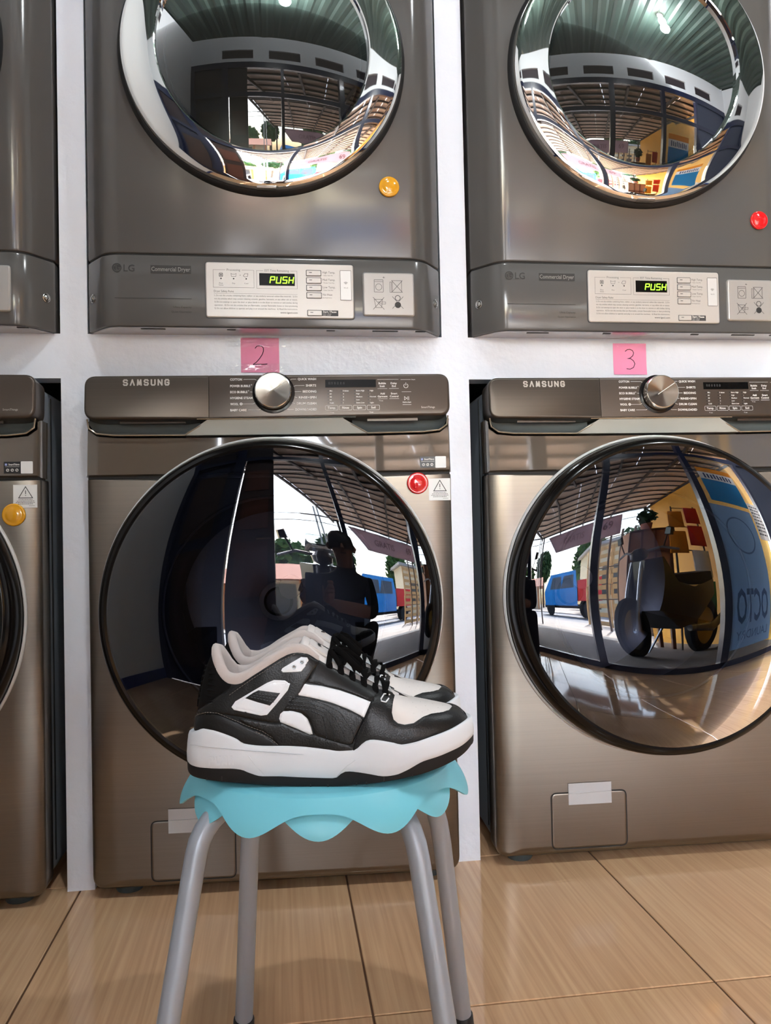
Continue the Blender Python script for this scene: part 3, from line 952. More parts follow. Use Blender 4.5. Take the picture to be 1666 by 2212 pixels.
# ------------------------------------------------------------------ tumble dryer (origin: bottom, middle, at the partition plane)
def make_dryer():
    R = empty('tumble_dryer')
    FY, SY, HX, SX_ = -0.064, -0.006, 0.299, 0.343
    plan = rpoly([(SX_, 0.60), (-SX_, 0.60), (-SX_, SY), (-HX, FY), (HX, FY), (SX_, SY)], [0.01, 0.01, 0.012, 0.05, 0.05, 0.012], 5)
    def shell(z0, z1, e0, e1):
        rings = []
        for i_, z in ((0.004, z0), (0.0012, z0 + e0 * 0.35), (0.0, z0 + e0), (0.0, z1 - e1), (0.0012, z1 - e1 * 0.35), (0.004, z1)):
            rings.append([(x, y, z) for x, y in inset(plan, i_)])
        return rings
    ZS = 0.1365
    MB().loft(shell(0.0, ZS - 0.0012, 0.004, 0.004), True, True, True).build('lower_panel', 'dryer_paint', R, smooth=35)
    MB().loft(shell(ZS + 0.0012, 0.975, 0.004, 0.01), True, True, True).build('front_panel', 'dryer_paint', R, smooth=35)
    MB().loft([[(x, y, z) for x, y in inset(plan, 0.004)] for z in (ZS - 0.003, ZS + 0.003)]).build('seam', 'black_gap', R)
    # underside slots and edge
    MB().loft([[(x, y, -0.0003) for x, y in inset(plan, 0.0045)], [(x, y, -0.0003) for x, y in inset(plan, 0.0050)]], True, False, True).build('base_plate', 'dryer_under', R, smooth=0)
    MB().loft([[(x, y, -0.0006) for x, y in inset(plan, 0.0045)], [(x, y, -0.0006) for x, y in inset(plan, 0.0065)]]).build('base_edge', 'cabinet_dark', R, smooth=0)
    for x, w in ((-0.24, 0.045), (-0.08, 0.016), (0.11, 0.016), (0.20, 0.05), (0.285, 0.02)):
        MB().box(x, x + w, -0.048, -0.043, -0.0012, -0.0002).build('slot', 'black_gap', R, smooth=0)
    for s in (-1, 1):
        nrm = Vector((s * (SY - FY), -(SX_ - HX), 0)).normalized()
        cx_, cy_ = s * 0.331, -0.0225
        m = MB()
        xf = Matrix.Translation((cx_, cy_, 0.062)) @ nrm.to_track_quat('-Y', 'Z').to_matrix().to_4x4()
        m.lathe_y([(0.0085, 0.001), (0.0085, -0.0012), (0.0072, -0.0018), (0.0062, 0.0)], n=24)
        m.lathe_y([(0.0058, 0.0), (0.0054, -0.003), (0.003, -0.0042), (0.0003, -0.0045)], n=20, cap1=True)
        m.build('screw', 'screw', R, xf=xf)
    # control plate
    y = FY - 0.0028
    pl = MB().plate(rrect(-0.1175, 0.1630, 0.0175, 0.1230, 0.006, 5), y, FY + 0.002, [(0, 0.0018), (0.001, 0.0004), (0.0022, 0)]).build('control_plate', 'led_panel', R)
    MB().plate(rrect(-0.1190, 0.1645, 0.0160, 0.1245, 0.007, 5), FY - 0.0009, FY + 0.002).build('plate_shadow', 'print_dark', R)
    y -= 0.0003
    t = MB()
    # framed boxes
    def framed(x0, x1, z0, z1, cap, cw):
        xm = (x0 + x1) / 2
        stroke(t, [(xm - cw / 2 - 0.003, z1), (x0, z1), (x0, z0), (x1, z0), (x1, z1), (xm + cw / 2 + 0.003, z1)], 0.0005, y)
        text(t, cap, xm, z1 - 0.0017, 0.0042, y, w=cw, align='C')
    framed(-0.1030, -0.0270, 0.0745, 0.1080, 'Processing', 0.0250)
    framed(-0.0220, 0.0545, 0.0740, 0.1080, 'EST Time Remaining', 0.0460)
    for q, (a, b) in enumerate((('Flow', 'Sense'), ('Dry', ''), ('Cool', ''))):
        xx = -0.0885 + q * 0.0235
        text(t, a, xx, 0.0815, 0.0026, y, align='C')
        if b:
            text(t, b, xx, 0.0780, 0.0026, y, align='C')
    stroke(t, rrect(-0.0915, -0.0855, 0.0955, 0.1015, 0.0008, 2), 0.0012, y, True)
    frect(t, -0.0900, -0.0870, 0.0970, 0.1000, y)
    stroke(t, [(-0.0700, 0.1015), (-0.0690, 0.0955), (-0.0610, 0.0955), (-0.0600, 0.1015), (-0.0630, 0.1000), (-0.0670, 0.1000)], 0.0006, y, True)
    stroke(t, [(-0.0470, 0.0970), (-0.0440, 0.1015), (-0.0380, 0.1015), (-0.0390, 0.0960), (-0.0440, 0.0950)], 0.0007, y, True)
    text(t, '\u2192', -0.0530, 0.0970, 0.003, y, align='C')
    text(t, 'Dryer Safety Rules', -0.1020, 0.0655, 0.0040, y, w=0.0370)
    stroke(t, [(-0.1020, 0.0632), (0.0545, 0.0632)], 0.0004, y)
    body = ['1) Do not dry articles containing foam, rubber, or any similarly textured rubber-like materials.  2) Do',
            'not dry articles which may contain cleaning solvents, gasoline, kerosene, or any other oils or waxes.',
            '3) Do not attempt to open the door or place hands in to the dryer to remove or add clothes during',
            'operation.  4) Do not dry articles that are flammable, contain flammable fumes or dust producing',
            '5) Do not allow children to operate and play in or around the machines.  6) Read the instructions.']
    for q, s_ in enumerate(body):
        text(t, s_, -0.1015, 0.0578 - q * 0.0061, 0.0030, y, w=0.1560)
    text(t, 'www.lgecl.com', 0.0545, 0.0265, 0.0030, y, align='R', w=0.0330, bold=0.02)
    for q, (a, b) in enumerate((('High Temp.', '* Clean Tank Min'), ('Med Temp.', '* Modest Tank Max'), ('Low Temp.', '* Clean Tank Min'), ('No Heat', 'For Small items'))):
        zz = 0.1040 - q * 0.0143
        text(t, a, 0.1030, zz + 0.0008, 0.0040, y, w=0.0245 if q < 3 else 0.0185)
        text(t, b, 0.1030, zz - 0.0042, 0.0020, y)
    t.build('plate_lettering', 'print_grey', pl, smooth=0)
    t = MB()
    for q in range(3):
        disc(t, -0.0885 + q * 0.0235, 0.0915, 0.0014, y, 10)
    t.build('indicator', 'sticker_black', pl, smooth=0)
    t = MB()
    frect(t, -0.0170, 0.0500, 0.0795, 0.1030, y)
    dsp = t.build('display', 'display_black', pl, smooth=0)
    # the word PUSH in segment characters
    g = MB()
    def ch(x, segs):
        w_, h_ = 0.0078, 0.0118
        zb = 0.0845
        P = {'a': ((0, 1), (1, 1)), 'b': ((1, 1), (1, .5)), 'c': ((1, .5), (1, 0)), 'd': ((0, 0), (1, 0)), 'e': ((0, 0), (0, .5)), 'f': ((0, .5), (0, 1)), 'g': ((0, .5), (1, .5))}
        for s_ in segs:
            (a, b), (c, d) = P[s_]
            k = 0.10
            pa = Vector((a + (c - a) * k, b + (d - b) * k)); pb = Vector((c - (c - a) * k, d - (d - b) * k))
            stroke(g, [(x + pa.x * w_ + 0.0018 * pa.y, zb + pa.y * h_), (x + pb.x * w_ + 0.0018 * pb.y, zb + pb.y * h_)], 0.0016, y - 0.0003)
    for q, s_ in enumerate(('abefg', 'bcdef', 'afgcd', 'bcefg')):
        ch(0.0030 + q * 0.0118, s_)
    g.build('display_word', 'led_green', dsp, smooth=0)
    def button(x0, x1, z0, z1):
        b_ = MB().plate(rrect(x0, x1, z0, z1, 0.0012, 3), y - 0.0012, y + 0.001, [(0, 0.0006), (0.0006, 0)]).build('button', 'led_panel', pl)
        e = MB()
        stroke(e, rrect(x0 - 0.0004, x1 + 0.0004, z0 - 0.0004, z1 + 0.0004, 0.0014, 3), 0.0010, y - 0.0003, True)
        frect(e, x0 + 0.005, x0 + 0.0105, (z0 + z1) / 2 + 0.0002, (z0 + z1) / 2 + 0.0013, y - 0.0014)
        e.build('button_outline', 'print_dark', b_, smooth=0)
    for q in range(4):
        zz = 0.1040 - q * 0.0143
        button(0.0725, 0.1000, zz - 0.0042, zz + 0.0058)
    button(0.0735, 0.1005, 0.0230, 0.0330)
    t = MB()
    frect(t, 0.1012, 0.1320, 0.0225, 0.0335, y)
    sp = t.build('start_label', 'print_dark', pl, smooth=0)
    t = MB()
    text(t, 'Start / Pause', 0.1025, 0.0288, 0.0038, y - 0.0002, w=0.0260, bold=0.02)
    text(t, 'Insert 1 Pause', 0.1025, 0.0258, 0.0020, y - 0.0002)
    text(t, 'Insert 1 Power', 0.1025, 0.0233, 0.0018, y - 0.0002)
    t.build('start_lettering', 'print_white', sp, smooth=0)
    wf_ = MB().plate(rrect(0.1370, 0.1580, 0.0535, 0.1110, 0.0016, 3), y - 0.0005, y + 0.001).build('wireless_plate', 'icon_plate_light', pl)
    t = MB()
    stroke(t, rrect(0.1370, 0.1580, 0.0535, 0.1110, 0.0016, 3), 0.0007, y - 0.0007, True)
    for q in range(3):
        ringflat(t, 0.1475, 0.0835, 0.0012 + q * 0.0017, 0.0020 + q * 0.0017, y - 0.0007, 10, radians(45), radians(135))
    text(t, 'Wi-Fi', 0.1475, 0.0760, 0.0026, y - 0.0007, align='C')
    t.build('wireless_mark', 'print_grey', wf_, smooth=0)
    # raised icon plate
    ip = MB().plate(rrect(0.1800, 0.2810, 0.0235, 0.1090, 0.006, 5), FY - 0.0045, FY + 0.002, [(0, 0.003), (0.0015, 0.0006), (0.003, 0)]).build('icon_plate', 'icon_plate', R)
    yi = FY - 0.0048
    t = MB()
    stroke(t, rrect(0.2025, 0.2200, 0.0700, 0.0940, 0.001, 2), 0.0007, yi, True)
    ringflat(t, 0.2112, 0.0800, 0.0058, 0.0065, yi, 18)
    stroke(t, [(0.2035, 0.0905), (0.2190, 0.0905)], 0.0006, yi)
    stroke(t, [(0.2215, 0.0970), (0.2215, 0.1000), (0.2195, 0.0985), (0.2235, 0.0985)], 0.0005, yi)
    stroke(t, rrect(0.2380, 0.2560, 0.0700, 0.0930, 0.001, 2), 0.0007, yi, True)
    stroke(t, [(0.2330, 0.0700), (0.2330, 0.0900), (0.2360, 0.0900), (0.2360, 0.0700)], 0.0006, yi, True)
    stroke(t, [(0.2020, 0.0560), (0.2180, 0.0560), (0.2160, 0.0400), (0.2050, 0.0400)], 0.0007, yi, True)
    stroke(t, [(0.2100, 0.0510), (0.2240, 0.0510), (0.2240, 0.0470), (0.2160, 0.0470)], 0.0006, yi, True)
    ringflat(t, 0.2480, 0.0590, 0.0045, 0.0056, yi, 14)
    disc(t, 0.2480, 0.0455, 0.0062, yi, 12)
    t.build('icon', 'print_mid', ip, smooth=0)
    t = MB()
    for (a, b) in ((0.2470, 0.0815), (0.2105, 0.0480), (0.2480, 0.0500)):
        stroke(t, [(a - 0.0105, b - 0.0115), (a + 0.0105, b + 0.0115)], 0.0008, yi - 0.0002)
        stroke(t, [(a - 0.0105, b + 0.0115), (a + 0.0105, b - 0.0115)], 0.0008, yi - 0.0003)
    t.build('icon_cross', 'print_dark', ip, smooth=0)
    # brand on the panel
    yb = FY - 0.0005
    t = MB()
    disc(t, -0.2790, 0.1090, 0.0086, yb, 28)
    text(t, 'LG', -0.2670, 0.1025, 0.0128, yb, w=0.0200, bold=0.01)
    bd = t.build('brand_mark', 'print_mid', R, smooth=0)
    t = MB()
    stroke(t, [(-0.2800, 0.1130), (-0.2800, 0.1050), (-0.2770, 0.1050)], 0.0009, yb - 0.0002)
    ringflat(t, -0.2790, 0.1090, 0.0058, 0.0066, yb - 0.0002, 20, radians(60), radians(360))
    stroke(t, [(-0.2724, 0.1090), (-0.2765, 0.1090)], 0.0008, yb - 0.0002)
    disc(t, -0.2825, 0.1122, 0.0010, yb - 0.0002, 8)
    t.build('brand_face', 'dryer_paint', bd, smooth=0)
    t = MB()
    frect(t, -0.2180, -0.1440, 0.1000, 0.1150, yb)
    nm = t.build('name_bar', 'print_mid', R, smooth=0)
    t = MB()
    text(t, 'Commercial Dryer', -0.2165, 0.1040, 0.0080, yb - 0.0002, w=0.0710, bold=0.01)
    t.build('name_lettering', 'dryer_print', nm, smooth=0)
    t = MB()
    stroke(t, [(-0.2830, 0.0525), (-0.1440, 0.0525)], 0.0011, yb)
    text(t, 'Ultra Capacity', -0.1440, 0.0350, 0.0036, yb, align='R', w=0.0330)
    text(t, 'Quiet Operation', -0.1440, 0.0260, 0.0036, yb, align='R', w=0.0370)
    t.build('small_lettering', 'print_mid', R, smooth=0)
    # door: black gasket, chrome ring, smoked bowl, drum
    zc = 0.522
    gs = MB().lathe_y([(0.272, FY + 0.002), (0.2715, FY - 0.006), (0.266, FY - 0.012), (0.262, FY - 0.012), (0.262, FY + 0.002)], 0, zc, 128)
    door = gs.build('door', 'gasket', R)
    ch_ = [(0.262, FY - 0.008), (0.2645, FY - 0.013), (0.2650, FY - 0.020), (0.2630, FY - 0.026), (0.2590, FY - 0.0292)]
    for q in range(13):
        f = q / 12.0
        ch_.append((0.2575 - 0.0565 * f, FY - 0.0300 - 0.0100 * sin(f * pi / 2 * 0.86)))
    ch_ += [(0.1990, FY - 0.0385), (0.1975, FY - 0.030)]
    MB().lathe_y(ch_, 0, zc, 160).build('door_ring', 'chrome', door, smooth=30)
    prof = []
    for q in range(21):
        r = 0.1985 * (1 - q / 20.0) + 0.0004
        prof.append((r, FY - 0.0540 + r * r / (2 * 0.85)))
    MB().lathe_y(prof, 0, zc, 128, cap1=True).build('door_glass', 'dryer_glass', door, smooth=80)
    MB().lathe_y([(0.1980, FY - 0.026), (0.190, FY - 0.01), (0.172, 0.015), (0.165, 0.03)], 0, zc, 96).build('bowl', 'drum_dark', door)
    for r_, y_ in ((0.186, FY - 0.004), (0.170, 0.016)):
        MB().lathe_y([(r_ + 0.002, y_ + 0.001), (r_, y_ - 0.002), (r_ - 0.002, y_ + 0.001)], 0, zc, 96).build('bowl_trim', 'drum_steel', door)
    dm = MB().lathe_y([(0.168, 0.025), (0.25, 0.06), (0.25, 0.52), (0.02, 0.53), (0.001, 0.53)], 0, zc, 64, cap1=True).build('drum', 'drum_steel', R)
    for k in range(3):
        a = pi / 2 + k * 2 * pi / 3
        MB().obox((0.22 * cos(a), 0.09, zc + 0.22 * sin(a)), (0.22 * cos(a), 0.50, zc + 0.22 * sin(a)), 0.05, 0.06).build('lifter', 'drum_dark', dm)
    MB().box(-0.018, 0.018, FY - 0.028, FY - 0.016, zc - 0.2655, zc - 0.2615).build('latch', 'chrome_soft', door)
    return R
pm('icon_plate_light', (206, 206, 206), 0.35, metal=0.2)
pm('dryer_print', (128, 125, 122), 0.5)
D2 = make_dryer()
D2.location = (0.3395, 0.0, ZB1)
tag(D2, 'grey commercial tumble dryer above pink note 2, with a yellow magnet', 'tumble dryer', 'row of tumble dryers')
D3 = copy_tree(D2)
D3.location = (1.0915, 0.0, ZB1)
tag(D3, 'grey commercial tumble dryer above pink note 3, with a red magnet', 'tumble dryer', 'row of tumble dryers')
D1 = copy_tree(D2)
D1.location = (-0.4080, 0.0, ZB1)
tag(D1, 'grey tumble dryer cut by the left edge, with no magnet in view', 'tumble dryer', 'row of tumble dryers')

# ------------------------------------------------------------------ notes, magnets, tape
def note(loc, w, h, digit, label, curl):
    r = empty('sticky_note', loc)
    tag(r, label, 'sticky note', 'numbered pink notes')
    n = 10
    front, back = [], []
    for i in range(n + 1):
        z = -h / 2 + h * i / n
        y = -0.0008 - curl * max(0, (0.35 - i / n)) ** 2
        front.append([(-w / 2, y, z), (w / 2, y, z)])
        back.append([(w / 2, y + 0.0003, z), (-w / 2, y + 0.0003, z)])
    mb = MB()
    mb.loft([[a[0], a[1], b[0], b[1]] for a, b in zip(front, back)], True, True, True)
    mb.build('paper', 'pink_note', r)
    t = MB()
    t.tube([(x, -0.0012, z) for x, z in digit], 0.0008, 5)
    t.build('digit', 'marker', r)
    return r
two = [(-0.0095, 0.0135), (-0.006, 0.0180), (-0.001, 0.0190), (0.004, 0.0180), (0.0068, 0.0140), (0.0068, 0.0085), (0.0040, 0.0010), (-0.0010, -0.0065), (-0.0070, -0.0135), (-0.0140, -0.0185), (-0.0140, -0.0186), (-0.004, -0.0180), (0.006, -0.0180), (0.0140, -0.0172)]
three = [(-0.0100, 0.0160), (-0.006, 0.0195), (0.0, 0.0205), (0.006, 0.0180), (0.0085, 0.0130), (0.0065, 0.0070), (0.0010, 0.0025), (-0.0060, 0.0010), (0.0020, 0.0005), (0.0080, -0.0040), (0.0105, -0.0100), (0.0075, -0.0175), (0.0, -0.0215), (-0.0080, -0.0205)]
note((0.3200, 0.0, 1.0205), 0.0750, 0.0690, two, 'pink square note with a handwritten 2, under clear tape', 0.02)
note((1.0880, 0.0, 1.0175), 0.0730, 0.0660, three, 'pink square note with a handwritten 3, above the right machine', 0.02)
# crumpled clear tape over the first note and over the shelf edge
def wrinkled(name, x0, x1, z0, z1, yb, amp, seed, label):
    rnd = random.Random(seed)
    nx, nz = 26, 14
    mb = MB()
    off = [[rnd.random() for _ in range(nx + 1)] for _ in range(nz + 1)]
    rings = []
    for j in range(nz + 1):
        ring = []
        for i in range(nx + 1):
            s_ = 0.0
            for dj in (-1, 0, 1):
                for di in (-1, 0, 1):
                    s_ += off[min(max(j + dj, 0), nz)][min(max(i + di, 0), nx)]
            ring.append((x0 + (x1 - x0) * i / nx, yb - amp * max(0, (s_ / 9 - 0.45)) * 4, z0 + (z1 - z0) * j / nz))
        rings.append(ring)
    mb.loft(rings, closed=False)
    o = mb.build(name, 'clear_tape', None, smooth=60)
    tag(o, label, 'tape')
    return o
wrinkled('clear_tape', 0.262, 0.378, 0.987, 1.004, -0.0026, 0.0020, 3, 'clear wrinkled tape across the bottom of note 2')
wrinkled('clear_tape', 0.258, 0.382, 1.036, 1.056, -0.0026, 0.0024, 5, 'clear wrinkled tape across the top of note 2')
wrinkled('clear_tape', 1.030, 1.146, 1.034, 1.052, -0.0026, 0.0008, 9, 'clear tape across the top of note 3')

def magnet(loc, rz, mat, label, r=0.0205, q=None):
    o = empty('round_magnet', loc, rz)
    tag(o, label, 'magnet', 'round button magnets')
    MB().lathe_y([(r * 0.96, 0.0), (r, -0.002), (r, -0.004), (r * 0.95, -0.0056), (r * 0.86, -0.0060), (r * 0.80, -0.0056), (r * 0.60, -0.0078), (r * 0.3, -0.0090), (0.0004, -0.0094)], n=40, cap1=True).build('cap', mat, o, smooth=60)
    MB().lathe_y([(r * 0.9, 0.0001), (r * 0.5, 0.0)], n=24, cap1=True).build('magnet_disc', 'gasket', o)
    return o
magnet(on_washer(Q2, 0.6190, 0.7578, -0.0004), Q2[2], 'red_magnet', 'red round magnet on the washing machine behind the shoes')
magnet(on_washer(Q1, 0.6420, 0.7120, -0.0004), Q1[2], 'yellow_magnet', 'yellow round magnet on the machine at the left edge')
magnet((0.5755, -0.0642, 1.3370), 0, 'yellow_magnet', 'yellow round magnet below the chrome door of a dryer', r=0.0200)
magnet((1.3470, -0.0642, 1.2930), 0, 'red_magnet', 'red round magnet on the dryer at the right edge', r=0.0190)

def flap_tape(q, lx0, lx1, z0, z1, label):
    o = empty('tape_strip', on_washer(q, (lx0 + lx1) / 2, (z0 + z1) / 2, -0.0018), q[2])
    tag(o, label, 'tape', 'tape strips on drain flaps')
    w, h = (lx1 - lx0) / 2, (z1 - z0) / 2
    mb = MB()
    mb.loft([[(-w, 0.0002, -h), (w, 0.0002, -h), (w, 0.0002, h), (-w, 0.0002, h)], [(-w, -0.0004, -h), (w, -0.0004, -h), (w, -0.0004, h), (-w, -0.0004, h)]], True, True, True)
    mb.build('film', 'tape_white', o, smooth=0)
    MB().tube([(-w, -0.0004, h * 0.05), (w, -0.0004, h * 0.12)], 0.0011, 6).build('crease', 'tape_white', o)
flap_tape(Q2, 0.1420, 0.2292, 0.1190, 0.1633, 'whitish tape strip on the flap behind the left stool leg')
flap_tape(Q3, 0.1450, 0.2330, 0.1180, 0.1600, 'whitish tape strip on the flap of the right washing machine')

# ------------------------------------------------------------------ stool
def px(x, y, dep):
    """point seen at pixel (x, y) of the 1666 x 2212 frame, dep metres in front of the camera"""
    return CAM + (CW + CR * ((x - 833.0) / 1748.2) - CU * ((y - 1106.0) / 1748.2)) * dep
SHOE_P = px(710, 1698.6, 0.855)
SEAT_Z = SHOE_P.z - 0.0005
sc_ = px(704, 1690, 0.975)
ST = empty('stool', (sc_.x, sc_.y, 0.0), -0.13)
tag(ST, 'round stool with a scalloped turquoise plastic seat and grey tube legs', 'stool')
def seat_layer(r_top, r_bot, z_top, ph, h0, h1, bulge, ex=1.0, thick=0.003):
    n, m = 224, 12
    rings = []
    for k in range(m + 1):
        f = k / m
        ring = []
        for j in range(n):
            a = 2 * pi * j / n
            lobe = 0.5 + 0.5 * cos(7 * (a - ph))
            h = h0 + h1 * lobe ** ex
            dz = h * (f ** 1.25)
            q_ = min(1.0, dz / 0.036)
            rr = r_top + (r_bot - r_top) * sin(q_ * pi / 2 * 0.95) + bulge * lobe * q_
            z = z_top - dz
            ring.append((rr * cos(a), rr * sin(a), z))
        rings.append(ring)
    inner = [[(x * (1 - thick / r_bot), y * (1 - thick / r_bot), z) for x, y, z in r] for r in reversed(rings)]
    return rings + inner
top = SEAT_Z
PH = radians(-90 - 24.0)
mb = MB()
outer = seat_layer(0.1500, 0.1690, top - 0.0025, PH, 0.013, 0.023, 0.002, 1.7)
mb.loft(outer, True)
# top surface
mb.loft([[(r * cos(2 * pi * j / 224), r * sin(2 * pi * j / 224), z) for j in range(224)] for r, z in ((0.1500, top - 0.0025), (0.1475, top - 0.0008), (0.141, top), (0.08, top), (0.02, top))], True, False, True)
mb.loft([[(r * cos(2 * pi * j / 224), r * sin(2 * pi * j / 224), z) for j in range(224)] for r, z in ((0.140, top - 0.006), (0.02, top - 0.006))], True, False, True)
mb.build('seat', 'stool_plastic', ST, smooth=50)
mb = MB()
mb.loft(seat_layer(0.1440, 0.1640, top - 0.004, PH + pi / 7, 0.008, 0.029, 0.0, 1.4), True)
mb.build('skirt', 'stool_plastic', ST, smooth=50)
inv = ST.matrix_basis.inverted()
legs = [((437, 1765, 0.865), (363, 2212, 0.815)), ((893, 1775, 0.865), (962, 2212, 0.815)), ((541, 1790, 1.020), (527, 2205, 1.075)), ((950, 1775, 1.020), (1002, 2212, 1.075))]
inv = Matrix.Rotation(0.13, 4, 'Z') @ Matrix.Translation((-sc_.x, -sc_.y, 0))
for a, b in legs:
    p, q = inv @ px(*a), inv @ px(*b)
    d = (q - p)
    foot = p + d * ((p.z - 0.004) / (p.z - q.z))
    d = (foot - p).normalized()
    # straight leg, then a bend running in under the seat
    k0 = foot + (p - foot) * 0.90
    inn = Vector((p.x * 0.45, p.y * 0.45, top - 0.019))
    ctrl = foot + (p - foot) * ((top - 0.016) / max(1e-6, p.z)) if False else p + (p - foot).normalized() * max(0.0, (top - 0.017 - p.z)) * 1.0
    pts = [foot, foot + (p - foot) * 0.3, foot + (p - foot) * 0.6]
    for k in range(9):
        f = k / 8
        pts.append(k0 * (1 - f) ** 2 + ctrl * 2 * f * (1 - f) + inn * f * f)
    pts.append(Vector((0, 0, top - 0.019)))
    MB().tube(pts, 0.0117, 18).build('leg', 'stool_tube', ST, smooth=60)
    MB().tube([foot, foot + (p - foot).normalized() * 0.002, foot + (p - foot).normalized() * 0.022, foot + (p - foot).normalized() * 0.024], [0.0112, 0.0138, 0.0138, 0.0126], 18).build('foot_cap', 'cap_black', ST)

# ------------------------------------------------------------------ sneakers
# shoe frame in millimetres: +x toe, -y outer side, +z up. Shape tables were measured on a side view (cx, cy), seen 16.5 degrees from above.
SE, CE = 0.284, 0.959
def scl(y):
    return 0.204 + 0.00021 * y
def to_view(x, y, z):
    s_ = scl(y)
    return 833 + x / s_, 905 - (z * CE + (y + 45) * SE) / s_
def from_view(cx, cy, y):
    s_ = scl(y)
    return (cx - 833) * s_, ((905 - cy) * s_ - (y + 45) * SE) / CE
def table(pts):
    xs_ = [p[0] for p in pts]; ys_ = [p[1] for p in pts]
    def fn(x):
        # monotone cubic-ish interpolation
        if x <= xs_[0]: return ys_[0]
        if x >= xs_[-1]: return ys_[-1]
        i = max(k for k in range(len(xs_) - 1) if xs_[k] <= x)
        def sl(k):
            if k <= 0 or k >= len(xs_) - 1:
                return 0 if 0 < k < len(xs_) - 1 else (ys_[min(k + 1, len(xs_) - 1)] - ys_[max(k - 1, 0)]) / (xs_[min(k + 1, len(xs_) - 1)] - xs_[max(k - 1, 0)])
            a = (ys_[k] - ys_[k - 1]) / (xs_[k] - xs_[k - 1]); b = (ys_[k + 1] - ys_[k]) / (xs_[k + 1] - xs_[k])
            return 0 if a * b <= 0 else 2 * a * b / (a + b)
        h = xs_[i + 1] - xs_[i]; t = (x - xs_[i]) / h
        a, b = sl(i) * h, sl(i + 1) * h
        p, q = ys_[i], ys_[i + 1]
        return p + t * (a + t * (3 * (q - p) - 2 * a - b + t * (2 * (p - q) + a + b)))
    return fn
LX0, LX1 = -158.5, 158.5
lat_w = table([(-158.5, 0), (-157.5, 8), (-154, 18), (-147, 28), (-135, 36), (-115, 41), (-80, 43), (-30, 43.5), (20, 47), (60, 51), (90, 51), (115, 46), (135, 37), (148, 25), (155, 14), (157.8, 6), (158.5, 0)])
med_w = table([(-158.5, 0), (-157.5, 8), (-154, 18), (-147, 28), (-135, 36), (-115, 40), (-80, 40), (-30, 38), (20, 43), (60, 51), (90, 52), (115, 48), (135, 39), (148, 26), (155, 14), (157.8, 6), (158.5, 0)])
def line_table(pts, extra=None):
    out = []
    for cx, cy in pts:
        y = -43.0
        for _ in range(6):
            x, z = from_view(cx, cy, y)
            x = max(LX0, min(LX1, x))
            y = -lat_w(x)
        out.append((x, z))
    out.sort()
    res = [out[0]]
    for p in out[1:]:
        if p[0] - res[-1][0] > 0.4:
            res.append(p)
    return table(res)
z_bot = line_table([(57, 814), (80, 835), (150, 855), (260, 870), (420, 886), (560, 897), (700, 904), (850, 907), (1000, 900), (1160, 885), (1300, 862), (1400, 835), (1500, 795), (1570, 750), (1605, 708)])
z_out = line_table([(57, 757), (75, 775), (120, 790), (200, 798), (300, 801), (360, 808), (400, 824), (470, 844), (560, 846), (700, 855), (862, 862), (880, 858), (915, 832), (940, 828), (975, 831), (1060, 845), (1140, 858), (1200, 852), (1260, 830), (1350, 785), (1420, 765), (1500, 735), (1560, 705), (1610, 655)])
z_mid = line_table([(57, 612), (75, 606), (110, 602), (140, 592), (165, 588), (200, 598), (330, 648), (372, 676), (480, 690), (600, 693), (740, 703), (880, 718), (965, 722), (985, 716), (1040, 676), (1075, 670), (1190, 688), (1235, 699), (1300, 690), (1420, 656), (1520, 621), (1580, 588), (1606, 566)])
def outline(n=110, ins=0.0):
    """closed sole outline (x, y), from the heel along the outer side to the toe and back"""
    pts = []
    for k in range(n + 1):
        a = pi * k / n
        x = -cos(a) * LX1
        pts.append((x, -lat_w(x)))
    for k in range(n - 1, 0, -1):
        a = pi * k / n
        x = -cos(a) * LX1
        pts.append((x, med_w(x)))
    if ins:
        pts = inset(pts, ins)
    return pts
OUT = outline()
def sole_ring(ins, zf):
    o = inset(OUT, ins) if ins else OUT
    return [(x, y, zf(b[0])) for (x, y), b in zip(o, OUT)]
MM = Matrix.Scale(0.001, 4)
U_ST = [(97, 0, 196, 203, 0), (104, 16, 199, 210, 10), (130, 28, 212, 250, 19), (170, 34, 240, 310, 25), (225, 36.5, 278, 346, 28), (290, 37.5, 330, 354, 30), (370, 38, 400, 333, 31),
        (470, 38, 475, 288, 31), (580, 38.5, 567, 238, 29), (680, 39.5, 645, 203, 27), (760, 41, 712, 206, 25), (830, 42.5, 784, 247, 23.5), (900, 44, 850, 285, 22.5), (990, 45, 930, 327, 21.5),
        (1080, 46, 1020, 371, 20), (1150, 46.5, 1105, 408, 18), (1220, 46, 1172, 428, 13.5), (1285, 45, 1222, 442, 6), (1340, 43, 1268, 454, 0), (1400, 39.5, 1335, 468, 0), (1460, 34.5, 1405, 482, 0),
        (1515, 28, 1470, 496, 0), (1555, 20, 1524, 516, 0), (1580, 11, 1560, 545, 0), (1592, 0, 1582, 575, 0)]
NU, NT = 200, 44
